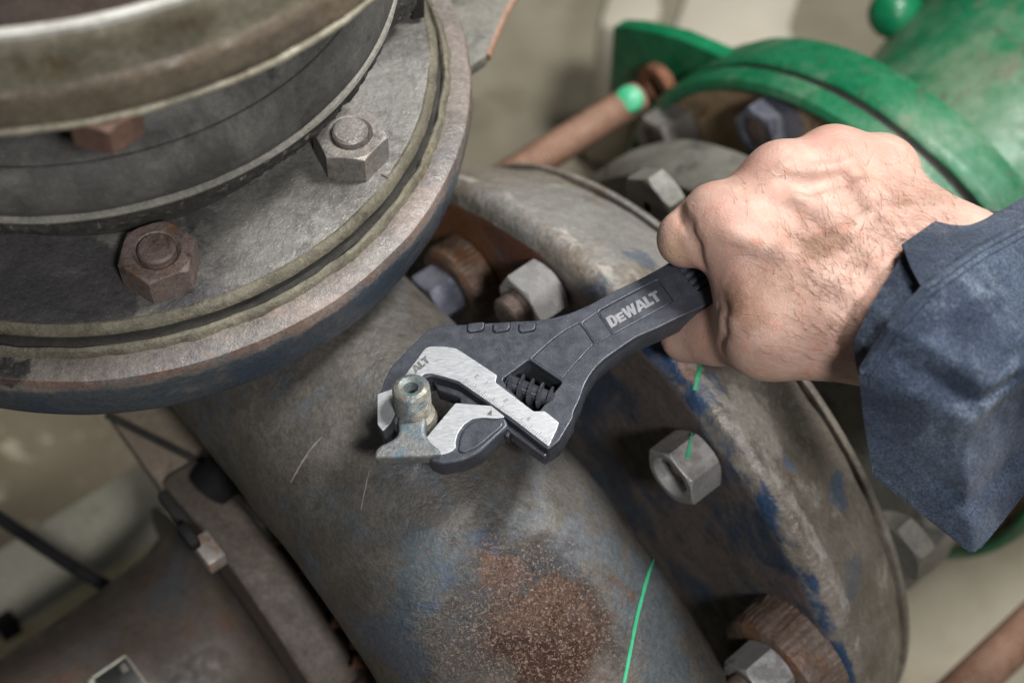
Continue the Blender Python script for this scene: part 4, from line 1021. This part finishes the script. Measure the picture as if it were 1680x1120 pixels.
def cloth_patch(name, left, right, top_, bot, mat, parent, nu=60, nv=70, wr_amp=.0016, thick=.0009, lift=None, seed=0):
    """Coons patch through four edges given as (px, py, height)"""
    V = []; Fc = []
    W = lambda q: np.array(onz(q[0], q[1], q[2]))
    for j in range(nv + 1):
        v = j / nv
        for i in range(nu + 1):
            u = i / nu
            L_, R_, T_, B_ = W(catmull_at(left, v)), W(catmull_at(right, v)), W(catmull_at(top_, u)), W(catmull_at(bot, u))
            c = (1 - u) * L_ + u * R_ + (1 - v) * T_ + v * B_ - ((1 - u) * (1 - v) * W(left[0]) + u * (1 - v) * W(right[0]) + (1 - u) * v * W(left[-1]) + u * v * W(right[-1]))
            e = min(1, u * 6, (1 - v) * 8 + .2)
            q = Vector(c)
            k = mnoise.noise(Vector((q.x * 26 + seed, q.y * 20 - q.x * 18, q.z * 10))) + .5 * mnoise.noise(Vector((q.x * 60, q.y * 60 - q.x * 20, seed)))
            c = c + np.array((0, -.35, .9)) * (wr_amp * k * e) + (np.array(lift(u, v)) if lift else 0)
            V.append(Vector(c))
    w = nu + 1
    for j in range(nv):
        for i in range(nu): Fc.append((j * w + i, j * w + i + 1, (j + 1) * w + i + 1, (j + 1) * w + i))
    # thickness: second layer along vertex normals
    me = bpy.data.meshes.new('t'); me.from_pydata([tuple(x) for x in V], [], Fc); me.update(); nr = [x.vector.copy() for x in me.vertex_normals]; bpy.data.meshes.remove(me)
    sg = 1 if sum(x.z for x in nr) > 0 else -1
    n0 = len(V); V += [p - x * sg * thick for p, x in zip(V, nr)]
    Fc += [tuple(n0 + k for k in reversed(f)) for f in Fc]
    ring = [i for i in range(w)] + [j * w + nu for j in range(1, nv + 1)] + [nv * w + i for i in range(nu - 1, -1, -1)] + [j * w for j in range(nv - 1, 0, -1)]
    for a, b2 in zip(ring, ring[1:] + ring[:1]): Fc.append((a, b2, n0 + b2, n0 + a))
    return mk(name, V, Fc, mat, parent, True, math.radians(60))
L_ = [(1745, 330, .072), (1680, 366, .080), (1600, 408, .087), (1512, 470, .090), (1455, 535, .084), (1408, 606, .068), (1417, 690, .045), (1432, 775, .022)]
R_ = [(2240, 330, .060), (2240, 430, .085), (2240, 560, .095), (2240, 680, .085), (2240, 830, .03)]
T_ = [(1745, 330, .072), (1900, 300, .060), (2240, 330, .060)]
B_ = [(1432, 775, .022), (1515, 842, .012), (1598, 908, .004), (1640, 855, .006), (1692, 790, .012), (1900, 770, .03), (2240, 830, .03)]
def folds(u, v):
    g = lambda c, w, a: a * math.exp(-((v - c) / w) ** 2)
    f = g(.56 + .22 * u, .035, .0050) + g(.40 + .10 * u, .05, -.0030) + g(.72 - .12 * u, .04, .0048) + g(.84 + .05 * math.sin(5 * u), .035, -.0035) + g(.64 + .05 * u, .03, -.0030)
    return np.array((0, -.45, .85)) * f * min(1, u * 3.5)
slv = cloth_patch('sleeve', L_, R_, T_, B_, m_cloth, person, 110, 120, .0030, lift=folds, seed=2)
# far side of the sleeve
L2 = [(1745, 330, .072), (1700, 372, .03), (1640, 470, .006), (1580, 600, .0), (1500, 720, .006), (1432, 775, .022)]
R2 = [(2240, 330, .060), (2240, 440, .01), (2240, 640, .0), (2240, 830, .03)]
cloth_patch('sleeve_underside', L2, R2, T_, B_, m_cuff, person, 40, 50, .001, seed=5)
# cuff layers under the sleeve hem
cloth_patch('cuff', [(1588, 344, .066), (1535, 362, .074), (1480, 400, .080)], [(1760, 318, .069), (1690, 372, .078), (1610, 415, .085), (1516, 478, .0885)], [(1588, 344, .066), (1640, 346, .068), (1682, 322, .066), (1760, 318, .069)], [(1480, 400, .080), (1494, 438, .0845), (1516, 478, .0885)], m_cuff, person, 24, 30, .0006, seed=8)
cloth_patch('cuff', [(1488, 405, .0765), (1462, 448, .078), (1428, 502, .077), (1400, 560, .067), (1403, 592, .060), (1408, 615, .058)], [(1530, 470, .085), (1470, 535, .0815), (1416, 612, .066)], [(1488, 405, .0765), (1530, 470, .085)], [(1408, 615, .058), (1416, 612, .066)], m_cuff, person, 18, 36, .0006, seed=9)
# stitched seam along the hem
seam = []; 
ts = bvh(slv)
for f in np.linspace(.12, .72, 60):
    q = catmull_at(L_, f); p, nr = snap(ts, q[0] + 5, q[1] + 4, .0004)
    if p is not None: seam.append(p)
if len(seam) > 5: tube('seam', seam, [.0010 + .0003 * mnoise.noise(Vector((i * .7, 0, 0))) for i in range(len(seam))], m_cloth, slv, 8)

# stitches along the hem
V = []; Fc = []
for f in np.linspace(.10, .74, 95):
    q = catmull_at(L_, f); q2 = catmull_at(L_, f + .0032)
    p, nr = snap(ts, q[0] + 19, q[1] + 13, .00035); p2, n2 = snap(ts, q2[0] + 19, q2[1] + 13, .00035)
    if p is None or p2 is None: continue
    a_, b_ = tube_geo([p - nr * .0004, p + nr * .0001, p2 + nr * .0001, p2 - nr * .0004], .00025, 5)
    n0 = len(V); V += a_; Fc += [tuple(n0 + k for k in f_) for f_ in b_]
if V: o = mk('stitching', V, Fc, m_cloth, slv); o['kind'] = 'stuff'
